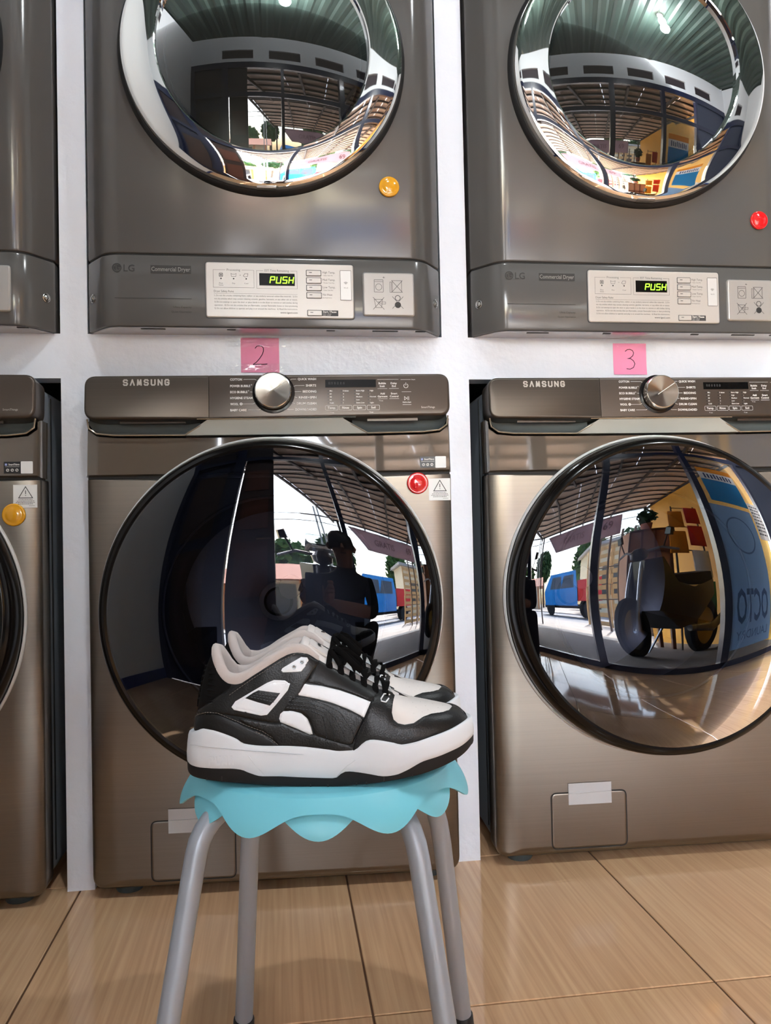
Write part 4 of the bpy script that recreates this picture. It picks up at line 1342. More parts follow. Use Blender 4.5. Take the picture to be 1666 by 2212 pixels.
def upper_grid():
    nst = len(U_ST)
    B, T, K = [], [], []
    for (cb_, yb_, ct, cyt, yt) in U_ST:
        xb_, _ = from_view(cb_, 650, -yb_)
        xb_ = max(LX0 + 5, min(LX1 - 4.5, xb_))
        B.append((xb_, -yb_, z_mid(xb_) - 3.0))
        xt, zt = from_view(ct, cyt, -yt)
        T.append((xt, -yt, zt))
    kk = [0.55, 0.5, 0.42, 0.36, 0.32, 0.3, 0.3, 0.32, 0.36, 0.4, 0.42, 0.45, 0.5, 0.55, 0.62, 0.7, 0.8, 0.9, 1, 1, 1, 1, 1, 1, 1]
    tb = [table([(i, B[i][c]) for i in range(nst)]) for c in range(3)]
    tt = [table([(i, T[i][c]) for i in range(nst)]) for c in range(3)]
    tk = table([(i, kk[i]) for i in range(nst)])
    G = np.zeros((NU + 1, NT + 1, 3))
    for i in range(NU + 1):
        u = (nst - 1) * i / NU
        b = [f(u) for f in tb]; t = [f(u) for f in tt]; k = tk(u)
        for j in range(NT + 1):
            v = j / NT
            ph = v * pi / 2
            cy_, cz_ = cos(ph) ** 0.85, sin(ph) ** 0.95
            y = (t[1] + (b[1] - t[1]) * cy_) * k + (t[1] + (b[1] - t[1]) * (1 - v)) * (1 - k)
            z = (b[2] + (t[2] - b[2]) * cz_) * k + (b[2] + (t[2] - b[2]) * v) * (1 - k)
            xx = b[0] + (t[0] - b[0]) * (v ** 1.15)
            G[i, j] = (xx, y, z)
    # outward bulge of the quarter
    return G
G = upper_grid()
GN = np.zeros_like(G)
du = np.gradient(G, axis=0); dv = np.gradient(G, axis=1)
GN = np.cross(du, dv)
GN /= np.maximum(np.linalg.norm(GN, axis=2, keepdims=True), 1e-9)
if GN[NU // 2, NT // 2, 1] > 0:
    GN = -GN
GV = np.zeros((NU + 1, NT + 1, 2))
_s = 0.204 + 0.00021 * G[:, :, 1]
GV[:, :, 0] = 833 + G[:, :, 0] / _s
GV[:, :, 1] = 905 - (G[:, :, 2] * CE + (G[:, :, 1] + 45) * SE) / _s
def bil(A, u, v):
    u = min(max(u, 0.0), NU - 1e-6); v = min(max(v, 0.0), NT - 1e-6)
    i, j = int(u), int(v)
    a, b = u - i, v - j
    return A[i, j] * (1 - a) * (1 - b) + A[i + 1, j] * a * (1 - b) + A[i, j + 1] * (1 - a) * b + A[i + 1, j + 1] * a * b
def inv_view(cx, cy):
    d = (GV[:, :, 0] - cx) ** 2 + (GV[:, :, 1] - cy) ** 2
    i, j = np.unravel_index(np.argmin(d), d.shape)
    u, v = float(i), float(j)
    for _ in range(6):
        p = bil(GV, u, v)
        e = 0.25
        gu = (bil(GV, u + e, v) - bil(GV, u - e, v)) / ((min(u + e, NU) - max(u - e, 0)) or 1)
        gv = (bil(GV, u, v + e) - bil(GV, u, v - e)) / ((min(v + e, NT) - max(v - e, 0)) or 1)
        det = gu[0] * gv[1] - gu[1] * gv[0]
        if abs(det) < 1e-4:
            break
        rx, ry = cx - p[0], cy - p[1]
        a = (rx * gv[1] - ry * gv[0]) / det; b = (gu[0] * ry - gu[1] * rx) / det
        u = min(max(u + max(-2, min(2, a)), 0), NU); v = min(max(v + max(-2, min(2, b)), 0), NT)
    return u, v
def surf(u, v, off):
    p = bil(G, u, v); n = bil(GN, u, v)
    n = n / max(1e-9, np.linalg.norm(n))
    q = p + n * off
    if q[1] > -0.02: q[1] = min(q[1], 0.0) if p[1] <= 0 else q[1]
    return tuple(q)
SU, SV = 400.0 / NU, 100.0 / NT            # rough millimetres per grid step
def densify(pts, step):
    out = []
    n = len(pts)
    for i in range(n):
        a, b = pts[i], pts[(i + 1) % n]
        L = hypot(b[0] - a[0], b[1] - a[1])
        m = max(1, int(L / step))
        out += [(a[0] + (b[0] - a[0]) * k / m, a[1] + (b[1] - a[1]) * k / m) for k in range(m)]
    return out
def smooth_poly(pts, it=1):
    for _ in range(it):
        o = []
        n = len(pts)
        for i in range(n):
            a, b = pts[i], pts[(i + 1) % n]
            o += [(a[0] * .75 + b[0] * .25, a[1] * .75 + b[1] * .25), (a[0] * .25 + b[0] * .75, a[1] * .25 + b[1] * .75)]
        pts = o
    return pts
def seg_dist(p, poly):
    P = np.array(poly); Q = np.roll(P, -1, axis=0)
    d = Q - P
    t = np.clip(((p[0] - P[:, 0]) * d[:, 0] + (p[1] - P[:, 1]) * d[:, 1]) / np.maximum((d ** 2).sum(1), 1e-12), 0, 1)
    return float(np.sqrt(((P[:, 0] + t * d[:, 0] - p[0]) ** 2 + (P[:, 1] + t * d[:, 1] - p[1]) ** 2).min()))
def patch(mb, poly, off, base=-0.6, smooth=1, step=12, lat=2.6, sides=(1, -1), edge=1.6, puff=0.0):
    """raised panel: poly in side-view coordinates laid on the upper, off mm proud"""
    pl = densify(smooth_poly(poly, smooth), step)
    uv = [inv_view(*p) for p in pl]
    b2 = []
    for p in uv:
        q = (p[0] * SU, p[1] * SV)
        if not b2 or hypot(q[0] - b2[-1][0], q[1] - b2[-1][1]) > 0.35:
            b2.append(q)
    if hypot(b2[0][0] - b2[-1][0], b2[0][1] - b2[-1][1]) < 0.35:
        b2.pop()
    ins_ = inset(b2, edge * 0.5)
    pts = [Vector(p) for p in b2]
    nb = len(pts)
    x0, x1 = min(p[0] for p in b2), max(p[0] for p in b2); y0, y1 = min(p[1] for p in b2), max(p[1] for p in b2)
    arr = np.array(b2)
    def inside(x, y):
        X, Y = arr[:, 0], arr[:, 1]; X2, Y2 = np.roll(X, -1), np.roll(Y, -1)
        c = ((Y > y) != (Y2 > y)) & (x < (X2 - X) * (y - Y) / np.where(Y2 - Y == 0, 1e-12, Y2 - Y) + X)
        return bool(c.sum() % 2)
    for p in ins_[::1]:
        if inside(*p) and seg_dist(p, b2) > edge * 0.3:
            pts.append(Vector(p))
    yy = y0 + lat * 0.5
    r_ = 0
    while yy < y1:
        xx = x0 + (lat * 0.5 if r_ % 2 else 0)
        while xx < x1:
            if inside(xx, yy) and seg_dist((xx, yy), b2) > edge * 1.1:
                pts.append(Vector((xx, yy)))
            xx += lat
        yy += lat * 0.87
        r_ += 1
    res = delaunay_2d_cdt(pts, [(i, (i + 1) % nb) for i in range(nb)], [], 1, 1e-4)
    vo, fo, orig = res[0], res[2], res[3]
    base_i = {}
    V3 = []
    for p in vo:
        d = seg_dist(p, b2)
        f = min(1.0, d / edge)
        h = off * (0.35 + 0.65 * sqrt(max(0.0, 1 - (1 - f) ** 2))) + puff * min(1.0, d / 8.0)
        V3.append(surf(p[0] / SU, p[1] / SV, h))
    # boundary skirt
    cnt = {}
    for f_ in fo:
        for a, b in zip(f_, f_[1:] + f_[:1]):
            cnt[(min(a, b), max(a, b))] = cnt.get((min(a, b), max(a, b)), 0) + 1
    bd = [e for e, c in cnt.items() if c == 1]
    ids = {}
    for a, b in bd:
        for q in (a, b):
            if q not in ids:
                ids[q] = len(V3)
                V3.append(surf(vo[q][0] / SU, vo[q][1] / SV, base))
    F3 = [tuple(f_) for f_ in fo] + [(a, b, ids[b], ids[a]) for a, b in bd]
    for s_ in sides:
        mb.add([(x, y * s_, z) for x, y, z in V3], F3 if s_ > 0 else [tuple(reversed(f_)) for f_ in F3])
def on_upper(cx, cy, off):
    u, v = inv_view(cx, cy)
    return surf(u, v, off)
def seam(mb, line, off, r=0.32, dash=2.2, gap=1.0, sides=(1, -1)):
    pts = []
    for i in range(len(line) - 1):
        a, b = line[i], line[i + 1]
        m = max(1, int(hypot(b[0] - a[0], b[1] - a[1]) / 5))
        pts += [(a[0] + (b[0] - a[0]) * k / m, a[1] + (b[1] - a[1]) * k / m) for k in range(m)]
    pts.append(line[-1])
    p3 = [Vector(on_upper(x, y, off)) for x, y in pts]
    acc = 0.0
    cur = []
    for i in range(1, len(p3)):
        L = (p3[i] - p3[i - 1]).length
        if L < 1e-6: continue
        t = 0.0
        while t < L:
            ph = acc % (dash + gap)
            st = min(L - t, (dash - ph) if ph < dash else (dash + gap - ph)) + 1e-6
            if ph < dash:
                a = p3[i - 1].lerp(p3[i], t / L); b = p3[i - 1].lerp(p3[i], min(1, (t + st) / L))
                if (b - a).length > 0.1:
                    for s_ in sides:
                        mb.tube([(a.x, a.y * s_, a.z), (b.x, b.y * s_, b.z)], r, 4, cap=False)
            t += st; acc += st
def make_shoe():
    R = empty('sneaker')
    P = []
    def bld(mb, name, mat, parent=R, smooth=50, weld=0.0):
        return mb.build(name, mat, parent, smooth, xf=MM, weld=weld)
    # ---- sole
    m = MB()
    zb2 = lambda x: z_bot(x)
    m.loft([sole_ring(14, lambda x: z_bot(x) + 0.2), sole_ring(2.0, lambda x: z_bot(x)), sole_ring(0.3, lambda x: z_bot(x) + 0.4), sole_ring(-0.4, lambda x: z_bot(x) + 2.5), sole_ring(-0.6, lambda x: z_out(x)), sole_ring(1.5, lambda x: z_out(x) + 0.6)], True, True, False)
    sole = bld(m, 'outsole', 'outsole')
    for k, cx_ in enumerate((165, 250, 985, 1040, 1135, 1290, 735, 830)):
        x, _ = from_view(cx_, 850, -45)
        y = -lat_w(x) - 0.7
        MB().obox((x, y, z_bot(x) + 0.4), (x, y, z_bot(x) + (6.0 if k in (1, 4) else 2.6)), 1.2, 0.6, (0, 1, 0)).build('tread_groove', 'thread_black', sole, xf=MM)
    m = MB()
    rings = []
    for f, ins in ((0.0, 0.0), (0.04, -0.9), (0.30, -1.0), (0.62, -0.2), (0.90, 0.9), (0.985, 1.8), (1.0, 2.8)):
        rings.append(sole_ring(ins, lambda x, f=f: z_out(x) - 0.4 + (z_mid(x) - z_out(x) + 0.4) * f))
    rings.append(sole_ring(6.0, lambda x: z_mid(x) - 1.0))
    rings.append(sole_ring(9.0, lambda x: z_mid(x) - 9.0))
    m.loft(rings, True, False, True)
    mid = bld(m, 'midsole', 'midsole')
    # raised name on the side of the midsole, and its moulded creases
    def on_mid(cx, cy, off):
        y = -43.0
        for _ in range(5):
            x, z = from_view(cx, cy, y)
            y = -lat_w(max(LX0, min(LX1, x))) - 0.9
        zf = (z - z_out(x)) / max(1, z_mid(x) - z_out(x))
        return (x, -lat_w(x) - 1.0 - off + max(0, zf - 0.3) * 1.2, z)
    t = MB()
    for iq, qd in enumerate(caps_quads('PUMA', 140, 50, 9, 6)):
        V3 = [on_mid(182 + a, 784 - b, 0.6 + 0.01 * (iq % 9)) for a, b in qd]
        V4 = [(p[0], p[1] + 1.2, p[2]) for p in V3]
        t.add(V3 + V4, [(0, 1, 2, 3), (0, 4, 5, 1), (1, 5, 6, 2), (2, 6, 7, 3), (3, 7, 4, 0)])
    bld(t, 'name_relief', 'midsole', mid, 30)
    for ln in ([(400, 738), (440, 790), (490, 842)], [(985, 770), (935, 800), (875, 858)], [(75, 672), (200, 690), (400, 712), (700, 738)]):
        t = MB()
        t.tube([on_mid(a, b, -0.25) for a, b in densify(ln + ln[-2:0:-1], 14)[:len(densify(ln, 14))]], 0.5 if len(ln) == 3 else 0.36, 6)
        bld(t, 'crease', 'midsole', mid)
    # ---- upper shell: black quarter, white vamp
    def shell(i0, i1):
        mb = MB()
        for s_ in (1, -1):
            k = len(mb.v)
            for i in range(i0, i1 + 1):
                for j in range(NT + 1):
                    x, y, z = G[i, j]
                    mb.v.append((x, y * s_, z))
            for i in range(i1 - i0):
                for j in range(NT):
                    a = k + i * (NT + 1) + j
                    q = (a, a + NT + 1, a + NT + 2, a + 1)
                    mb.f.append(q if s_ > 0 else tuple(reversed(q)))
        return mb
    iv = int(NU * 15.2 / 24)
    bld(shell(0, iv), 'quarter', 'shoe_black', R, 70, 0.00005)
    vamp = bld(shell(iv, NU), 'vamp', 'shoe_vamp', R, 70, 0.00005)
    # perforations of the toe box
    t = MB()
    for cx, cy in ((1330, 478), (1360, 500), (1395, 488), (1428, 510), (1310, 505), (1290, 480), (1375, 520), (1345, 530), (1412, 528), (1450, 500), (1300, 535)):
        p = on_upper(cx, cy, 0.15)
        for s_ in (1, -1):
            t.add([(p[0] + 0.55 * cos(a * pi / 3), p[1] * s_ + 0.55 * sin(a * pi / 3), p[2] + 0.02) for a in range(6)], [tuple(range(6))])
    bld(t, 'perforation', 'thread_grey', vamp, 0)
    # ---- heel: ribbed textile
    m = MB()
    patch(m, [(92, 512), (118, 430), (150, 300), (178, 212), (200, 212), (236, 306), (272, 350), (318, 372), (240, 420), (160, 470)], 0.7, smooth=1)
    heel = bld(m, 'heel_counter', 'shoe_textile', R, 50, 0.0001)
    for k in range(7):
        a = (150 - k * 6.5, 262 + k * 29)
        m = MB()
        ln = [(a[0] - 14, a[1] - 4), (a[0] + 14, a[1] + 1), (a[0] + 44 + k * 5, a[1] + 14), (a[0] + 74 + k * 7, a[1] + 20)]
        q3 = [on_upper(x, y, 1.0) for x, y in ln]
        for s_ in (1, -1):
            m.tube([(p[0], p[1] * s_, p[2]) for p in q3], [0.8, 1.8, 1.8, 0.3], 6)
        bld(m, 'rib', 'shoe_textile', heel)
    # ---- leather overlays
    def panel(name, poly, off, mat, smooth=1, parent=R, **kw):
        first = None
        for s_ in (1, -1):
            mb = MB()
            patch(mb, poly, off, smooth=smooth, sides=(s_,), **kw)
            o_ = bld(mb, name, mat, parent)
            first = first or o_
        return first
    saddle = panel('collar_overlay', [(92, 520), (170, 468), (260, 412), (345, 372), (420, 326), (520, 268), (600, 222), (655, 206), (715, 212), (770, 250), (796, 262), (760, 300), (728, 345), (690, 410), (640, 490), (590, 560), (545, 572),
                                      (440, 552), (330, 528), (230, 514), (150, 512)], 1.2, 'shoe_grain', puff=0.4)
    panel('heel_overlay', [(86, 540), (120, 522), (170, 511), (230, 516), (310, 548), (400, 588), (480, 618), (530, 652), (580, 700), (480, 706), (330, 665), (165, 606), (90, 628)], 1.9, 'shoe_black', puff=0.5)
    panel('mid_overlay', [(330, 536), (440, 556), (545, 576), (590, 566), (600, 582), (740, 634), (760, 632), (870, 668), (965, 694), (975, 740), (720, 720), (580, 712), (530, 652), (480, 618), (400, 588)], 1.0, 'shoe_grain', puff=0.4)
    w1 = panel('window', [(308, 482), (330, 452), (420, 404), (505, 358), (545, 344), (604, 348), (634, 366), (620, 402), (560, 470), (505, 528), (470, 532), (392, 514), (322, 498)], 2.3, 'shoe_white', 0)
    panel('window_pane', [(330, 476), (400, 428), (510, 368), (550, 357), (608, 362), (588, 400), (500, 500), (470, 516), (335, 490)], 2.7, 'shoe_white', 0, w1)
    panel('stripe_piece', [(380, 438), (430, 408), (462, 394), (520, 402), (582, 412), (556, 446), (520, 482), (450, 462)], 3.0, 'shoe_grain', 0, w1)
    panel('formstrip', [(655, 424), (740, 440), (850, 468), (950, 508), (1035, 550), (1010, 600), (985, 645), (962, 700), (870, 676), (752, 636), (748, 590), (722, 548), (684, 520), (640, 510), (585, 508), (612, 470)], 1.6, 'shoe_grain', 1, puff=0.3)
    panel('white_stripe', [(700, 366), (730, 374), (800, 383), (900, 408), (985, 438), (1068, 472), (1050, 512), (1032, 552), (950, 510), (850, 470), (740, 442), (652, 426), (676, 398)], 1.1, 'shoe_white', 0)
    panel('side_badge', [(566, 548), (572, 522), (592, 506), (640, 508), (690, 522), (722, 550), (742, 596), (750, 632), (735, 634), (660, 600), (600, 576), (575, 566)], 2.0, 'shoe_white', 0)
    eb = panel('eyelet_badge', [(580, 300), (588, 286), (640, 256), (690, 230), (724, 234), (732, 250), (716, 280), (692, 308), (640, 310), (590, 310)], 2.6, 'shoe_white', 0)
    for cx, cy in ((653, 282), (695, 258)):
        p = Vector(on_upper(cx, cy, 2.7)); u, v = inv_view(cx, cy); nrm = Vector(bil(GN, u, v)).normalized()
        for s_ in (1, -1):
            nn = Vector((nrm.x, nrm.y * s_, nrm.z)); pp = Vector((p.x, p.y * s_, p.z))
            t = MB().lathe_y([(2.5, 0.4), (2.4, -0.5), (1.7, -0.7), (1.1, -0.2), (0.2, 0.3)], n=18, cap1=True)
            xf = MM @ Matrix.Translation(pp) @ nn.to_track_quat('-Y', 'Z').to_matrix().to_4x4()
            t.build('eyelet', 'eyelet', eb, 60, xf=xf)
    panel('eyestay', [(786, 250), (830, 276), (930, 326), (1020, 370), (1105, 408), (1120, 420), (1080, 462), (1062, 468), (985, 434), (900, 404), (800, 379), (716, 362), (745, 312)], 1.3, 'shoe_black', 0, puff=0.3)
    mb = MB()
    patch(mb, [(1068, 470), (1092, 432), (1118, 400), (1172, 424), (1192, 444), (1186, 480), (1182, 530), (1192, 566), (1216, 586), (1252, 594), (1300, 587), (1350, 556), (1390, 542), (1450, 536), (1486, 526), (1498, 508), (1492, 497),
                          (1516, 506), (1548, 530), (1574, 562), (1590, 590), (1590, 640), (1500, 700), (1300, 740), (1060, 730), (968, 724), (985, 648), (1032, 556)], 1.5, smooth=0, puff=0.5, lat=2.4)
    bld(mb, 'toe_overlay', 'shoe_grain', R, 50, 0.0003)
    # ---- stitching
    t = MB()
    seam(t, [(98, 532), (130, 518), (172, 507), (232, 511), (310, 543), (400, 582), (480, 612), (532, 646)], 1.9)
    seam(t, [(300, 420), (420, 342), (520, 284), (620, 232), (660, 214)], 2.1)
    seam(t, [(440, 610), (520, 648), (560, 680)], 2.6)
    bld(t, 'light_stitching', 'thread_grey')
    t = MB()
    for k in range(4):
        d = k * 18
        seam(t, [(630 - k * 6, 436 + d), (740, 452 + d), (830 - k * 8, 482 + d), (900 - k * 26, 520 + d * 1.5), (960 - k * 44, 600 + d), (985 - k * 56, 660 + k * 4)], 2.3, r=0.6, dash=2.2, gap=1.2)
    for k in range(1, 4):
        f = k / 4
        seam(t, [(438 - f * 52 + 20, 406 + f * 34), (572 - f * 40, 414 + f * 60)], 3.6, r=0.6, dash=2.2, gap=1.2)
    seam(t, [(720, 356), (900, 396), (1060, 458)], 1.9)
    seam(t, [(1180, 580), (1216, 604), (1260, 610), (1310, 600), (1360, 570), (1450, 552), (1496, 542)], 2.1)
    seam(t, [(1040, 560), (1010, 620), (975, 690)], 2.1)
    seam(t, [(1054, 566), (1024, 626), (990, 694)], 2.1)
    seam(t, [(736, 310), (700, 372), (650, 448), (622, 486)], 2.3)
    bld(t, 'dark_stitching', 'thread_dark')
    # ---- padded collar and lining
    m = MB()
    iu = int(NU * 11.15 / 24)
    for s_ in (1, -1):
        rings = []
        for i in range(iu + 1):
            p = Vector(G[i, NT]); nr = Vector(GN[i, NT])
            f = i / iu
            # inward direction in plan: towards the middle of the opening
            c = Vector((-62.0, 0, p.z))
            inn = Vector((c.x - p.x, c.y - p.y, 0)).normalized()
            if i > iu * 0.3:
                w_ = min(1, (f - 0.3) / 0.25)
                inn = (inn * (1 - w_) + Vector((0, 1, 0)) * w_).normalized()
            k = 1.0 if f < 0.85 else 1.0 - 0.55 * (f - 0.85) / 0.15
            back = max(0.0, 1 - f / 0.10)
            prof = [(-0.5, -3), (-1.0, 0.5), (-0.8, 4.5), (0.8, 7.8), (3.6, 9.2), (6.8, 8.4), (9.4, 5.2), (10.4, -1), (10.2, -12), (8.8, -30), (8.4, -58)]
            ring = []
            for a, b in prof:
                b2 = b + back * (2.5 if b > 3 else 0)
                q = p + inn * (a * k) + Vector((0, 0, b2 * k if b > -2 else b))
                if q.y > 0: q.y = 0
                ring.append((q.x, q.y * s_, max(q.z, 42)))
            rings.append(ring)
        m.loft(rings, closed=False)
    bld(m, 'collar_lining', 'lining', R, 70, 0.00005)
    m = MB()
    m.loft([[(x, y, 46) for x, y in inset(OUT, 9)], [(x, y, 47) for x, y in inset(OUT, 20)]], True, False, True)
    bld(m, 'insole', 'lining')
    # ---- tongue
    m = MB()
    cl = [(1205, 432, 12), (1150, 402, 15), (1060, 350, 17), (960, 292, 19), (870, 240, 21), (790, 190, 23), (735, 152, 25), (700, 128, 26), (684, 122, 25), (676, 128, 22)]
    rings = []
    for k, (cx, cy, w) in enumerate(cl):
        x, z = from_view(cx, cy, 0)
        th = 4 + 4.5 * min(1, k / 6)
        sg = 5.5 - 1.0 * k / 9
        top_, bot_ = [], []
        for q in range(13):
            f = -1 + 2 * q / 12
            e = sqrt(max(0, 1 - abs(f) ** 3.5))
            zz = z - sg * f * f * 1.5
            top_.append((x + 0.3 * th * e, w * f, zz + th * 0.5 * e - th * 0.5))
            bot_.append((x - 0.5 * th * e, w * f, zz - th * 0.6 * e - th * 0.5))
        rings.append(top_ + bot_[::-1][1:-1])
    m.loft(rings, True, True, True)
    tg = bld(m, 'tongue', 'tongue', R, 70)
    def on_tongue(cx, cy, y, off):
        x, z = from_view(cx, cy, 0)
        return Vector((x + off * 0.55, y, z - 5.0 * (y / 25.0) ** 2 * 1.4 + off * 0.85))
    m = MB()
    r1 = []
    for cx, cy, of_, wf2 in ((1186, 424, -1.0, 0.45), (1160, 408, 1.6, 0.62), (1120, 385, 3.0, 0.8), (1040, 339, 3.4, 0.95), (960, 293, 3.4, 1.0), (880, 246, 3.4, 1.0), (850, 229, 1.5, 1.0)):
        r1.append([tuple(on_tongue(cx, cy, y * wf2, of_)) for y in (-19, -13, -7, 0, 7, 13, 19)])
    m.loft(r1, closed=False)
    bld(m, 'tongue_fabric', 'tongue_mesh', tg, 60)
    m = MB()
    r1, r2 = [], []
    for cx, cy in ((822, 208), (790, 188), (760, 168), (728, 148)):
        r1.append([tuple(on_tongue(cx, cy, y, 2.6)) for y in (-17, -9, 0, 9, 17)])
        r2.append([tuple(on_tongue(cx, cy, y, 0.2)) for y in (17, 9, 0, -9, -17)])
    m.loft([a + b for a, b in zip(r1, r2)], True, True, True)
    lb = bld(m, 'tongue_label', 'tongue', tg)
    t = MB()
    mk = [(-9, 0), (-4, 2.2), (1, 1.2), (5, 3.0), (9, 2.4), (6, 0.4), (3, -1.8), (-1, -0.8), (-5, -2.4)]
    for off_s in (0,):
        t.add([tuple(on_tongue(775 - b * 5, 178 - b * 3.2, a, 2.9)) for a, b in mk], [tuple(range(len(mk)))])
    bld(t, 'tongue_mark', 'thread_black', lb, 0)
    # ---- laces: crossed bars, edge loops, bow
    rows = [(838, 268), (900, 302), (962, 336), (1024, 368), (1086, 398), (1140, 420)]
    def ribbon(pts, w, th, name='lace', par=R, ref=Vector((1, 0, 0.1))):
        mb = MB()
        pts = [Vector(p) for p in pts]
        rings = []
        for k, p in enumerate(pts):
            t_ = (pts[min(k + 1, len(pts) - 1)] - pts[max(k - 1, 0)]).normalized()
            a = (ref - t_ * ref.dot(t_)).normalized()
            n_ = t_.cross(a).normalized()
            rings.append([p + a * w / 2 * c + n_ * th / 2 * d for c, d in ((-1, -0.4), (-0.7, -1), (0.7, -1), (1, -0.4), (1, 0.4), (0.7, 1), (-0.7, 1), (-1, 0.4))])
        mb.loft(rings, True, True, True)
        return bld(mb, name, 'lace', par, 40)
    ed = []
    for cx, cy in rows:
        ed.append(Vector(on_upper(cx - 4, cy + 6, 2.2)))
    def mid_pt(i, f):
        # centre of the tongue beside row i + f
        i2 = min(i + 1, len(rows) - 1)
        cx = rows[i][0] * (1 - f) + rows[i2][0] * f
        zc_ = {0: 0}
        # tongue height under that row
        for q in range(len(cl) - 1):
            if cl[q + 1][0] <= cx <= cl[q][0]:
                g = (cl[q][0] - cx) / (cl[q][0] - cl[q + 1][0])
                cy = cl[q][1] + (cl[q + 1][1] - cl[q][1]) * g
                break
        else:
            cy = rows[i][1]
        x, z = from_view(cx, cy, 0)
        return Vector((x, 0, z))
    for i in range(len(rows)):
        # straight bar of each row
        a = ed[i]; b = Vector((a.x, -a.y, a.z))
        mtop = mid_pt(i, 0.0) + Vector((1.5, 0, 5.0))
        pts = []
        for k in range(9):
            f = k / 8
            p = a * (1 - f) ** 2 + (mtop * 2 - (a + b) / 2) * 2 * f * (1 - f) + b * f * f
            p.z = max(p.z, 0)
            pts.append(p)
        ribbon(pts, 6.2, 1.8)
    for i in range(len(rows) - 1):
        for s_ in ((1,) if i % 2 else (-1,)):
            a = Vector((ed[i].x, ed[i].y * s_, ed[i].z)); b = Vector((ed[i + 1].x, -ed[i + 1].y * s_, ed[i + 1].z))
            mtop = mid_pt(i, 0.5) + Vector((1.0, 0, 5.4))
            pts = []
            for k in range(9):
                f = k / 8
                pts.append(a * (1 - f) ** 2 + (mtop * 2 - (a + b) / 2) * 2 * f * (1 - f) + b * f * f)
            ribbon(pts, 4.8, 1.6, ref=Vector((1, 0.3 * s_, 0)))
    for i in range(len(rows)):
        for s_ in (1, -1):
            cx, cy = rows[i]
            q3 = [on_upper(cx - 6, cy + 2, 1.5), on_upper(cx - 2, cy + 10, 3.0), on_upper(cx + 2, cy + 20, 2.2), on_upper(cx + 3, cy + 26, 0.5)]
            ribbon([(p[0], p[1] * s_, p[2]) for p in q3], 7.0, 2.2, 'lace_loop')
    # bow: knot and drooping loops
    kx_, kz_ = from_view(862, 205, 0)
    m = MB()
    m.tube([(kx_ - 1, -5.5, kz_), (kx_ + 0.5, 0, kz_ + 2.2), (kx_ - 1, 5.5, kz_)], [3.2, 4.6, 3.2], 10)
    bld(m, 'knot', 'lace')
    for s_ in (1, -1):
        ribbon([(kx_, -3 * s_, kz_), (kx_ + 4, -12 * s_, kz_ + 4), (kx_ + 12, -21 * s_, kz_ - 1), (kx_ + 22, -25 * s_, kz_ - 11), (kx_ + 30, -24 * s_, kz_ - 18), (kx_ + 27, -19 * s_, kz_ - 13), (kx_ + 14, -12 * s_, kz_ - 2), (kx_ + 3, -4 * s_, kz_ + 1)], 6.5, 1.8, 'lace_loop', ref=Vector((0.6, 0, 1)))
        ribbon([(kx_, -3 * s_, kz_), (kx_ - 4, -11 * s_, kz_ + 3), (kx_ + 2, -20 * s_, kz_ - 3), (kx_ + 8, -25 * s_, kz_ - 12)], 5.5, 1.6, 'lace_end', ref=Vector((0.8, 0, 0.6)))
    # white clip at the foot of the lacing
    t = MB()
    for s_ in (1, -1):
        q3 = [on_upper(cx, cy, 2.6) for cx, cy in ((1164, 446), (1134, 440), (1120, 462), (1122, 474), (1146, 480), (1160, 462))]
        t.tube([(p[0], p[1] * s_, p[2]) for p in q3], 0.85, 6)
    bld(t, 'lace_clip', 'shoe_white')
    return R
SH1 = make_shoe()
fwd = Vector((CR.x, CR.y, 0)).normalized()
dep = Vector((CW.x, CW.y, 0)).normalized()
yaw = atan2(fwd.y, fwd.x)
c1 = SHOE_P + dep * 0.045
zmin = 0.001 * min(z_bot(x) for x in range(-150, 150, 2))
SH1.location = (c1.x, c1.y, SEAT_Z - zmin)
SH1.rotation_euler = (0, 0, yaw)
tag(SH1, 'black and white leather sneaker nearer the camera, showing its whole outer side', 'sneaker', 'pair of sneakers')
SH2 = copy_tree(SH1)
c2 = c1 + dep * 0.113 + fwd * (-0.004)
SH2.location = (c2.x, c2.y, SEAT_Z - zmin)
SH2.scale = (1, -1, 1)
tag(SH2, 'black and white sneaker behind its pair, mostly hidden by the nearer one', 'sneaker', 'pair of sneakers')

# ------------------------------------------------------------------ the street in front of the shop (seen in the machine doors)
struct(MB().box(-7, 4.6, -6.9, YF - 0.05, -0.10, -0.02).build('pavement', 'paver'))
struct(MB().box(-40, 40, -11.0, -6.9, -0.14, -0.03).build('verge', 'earth'))
struct(MB().box(-40, 40, -18.5, -11.0, -0.14, -0.06).build('road', 'asphalt'))
struct(MB().box(-60, 60, -80.0, -18.5, -0.14, -0.02).build('far_ground', 'earth'))
struct(MB().box(4.0, 4.15, -7.6, YF - 0.05, -0.05, 3.1).build('wall_neighbour', 'yellow_wall'))
struct(MB().box(-2.6, XL - 0.1, YF - 0.15, YF, -0.05, 3.6).build('wall_outer', 'wall_white'))
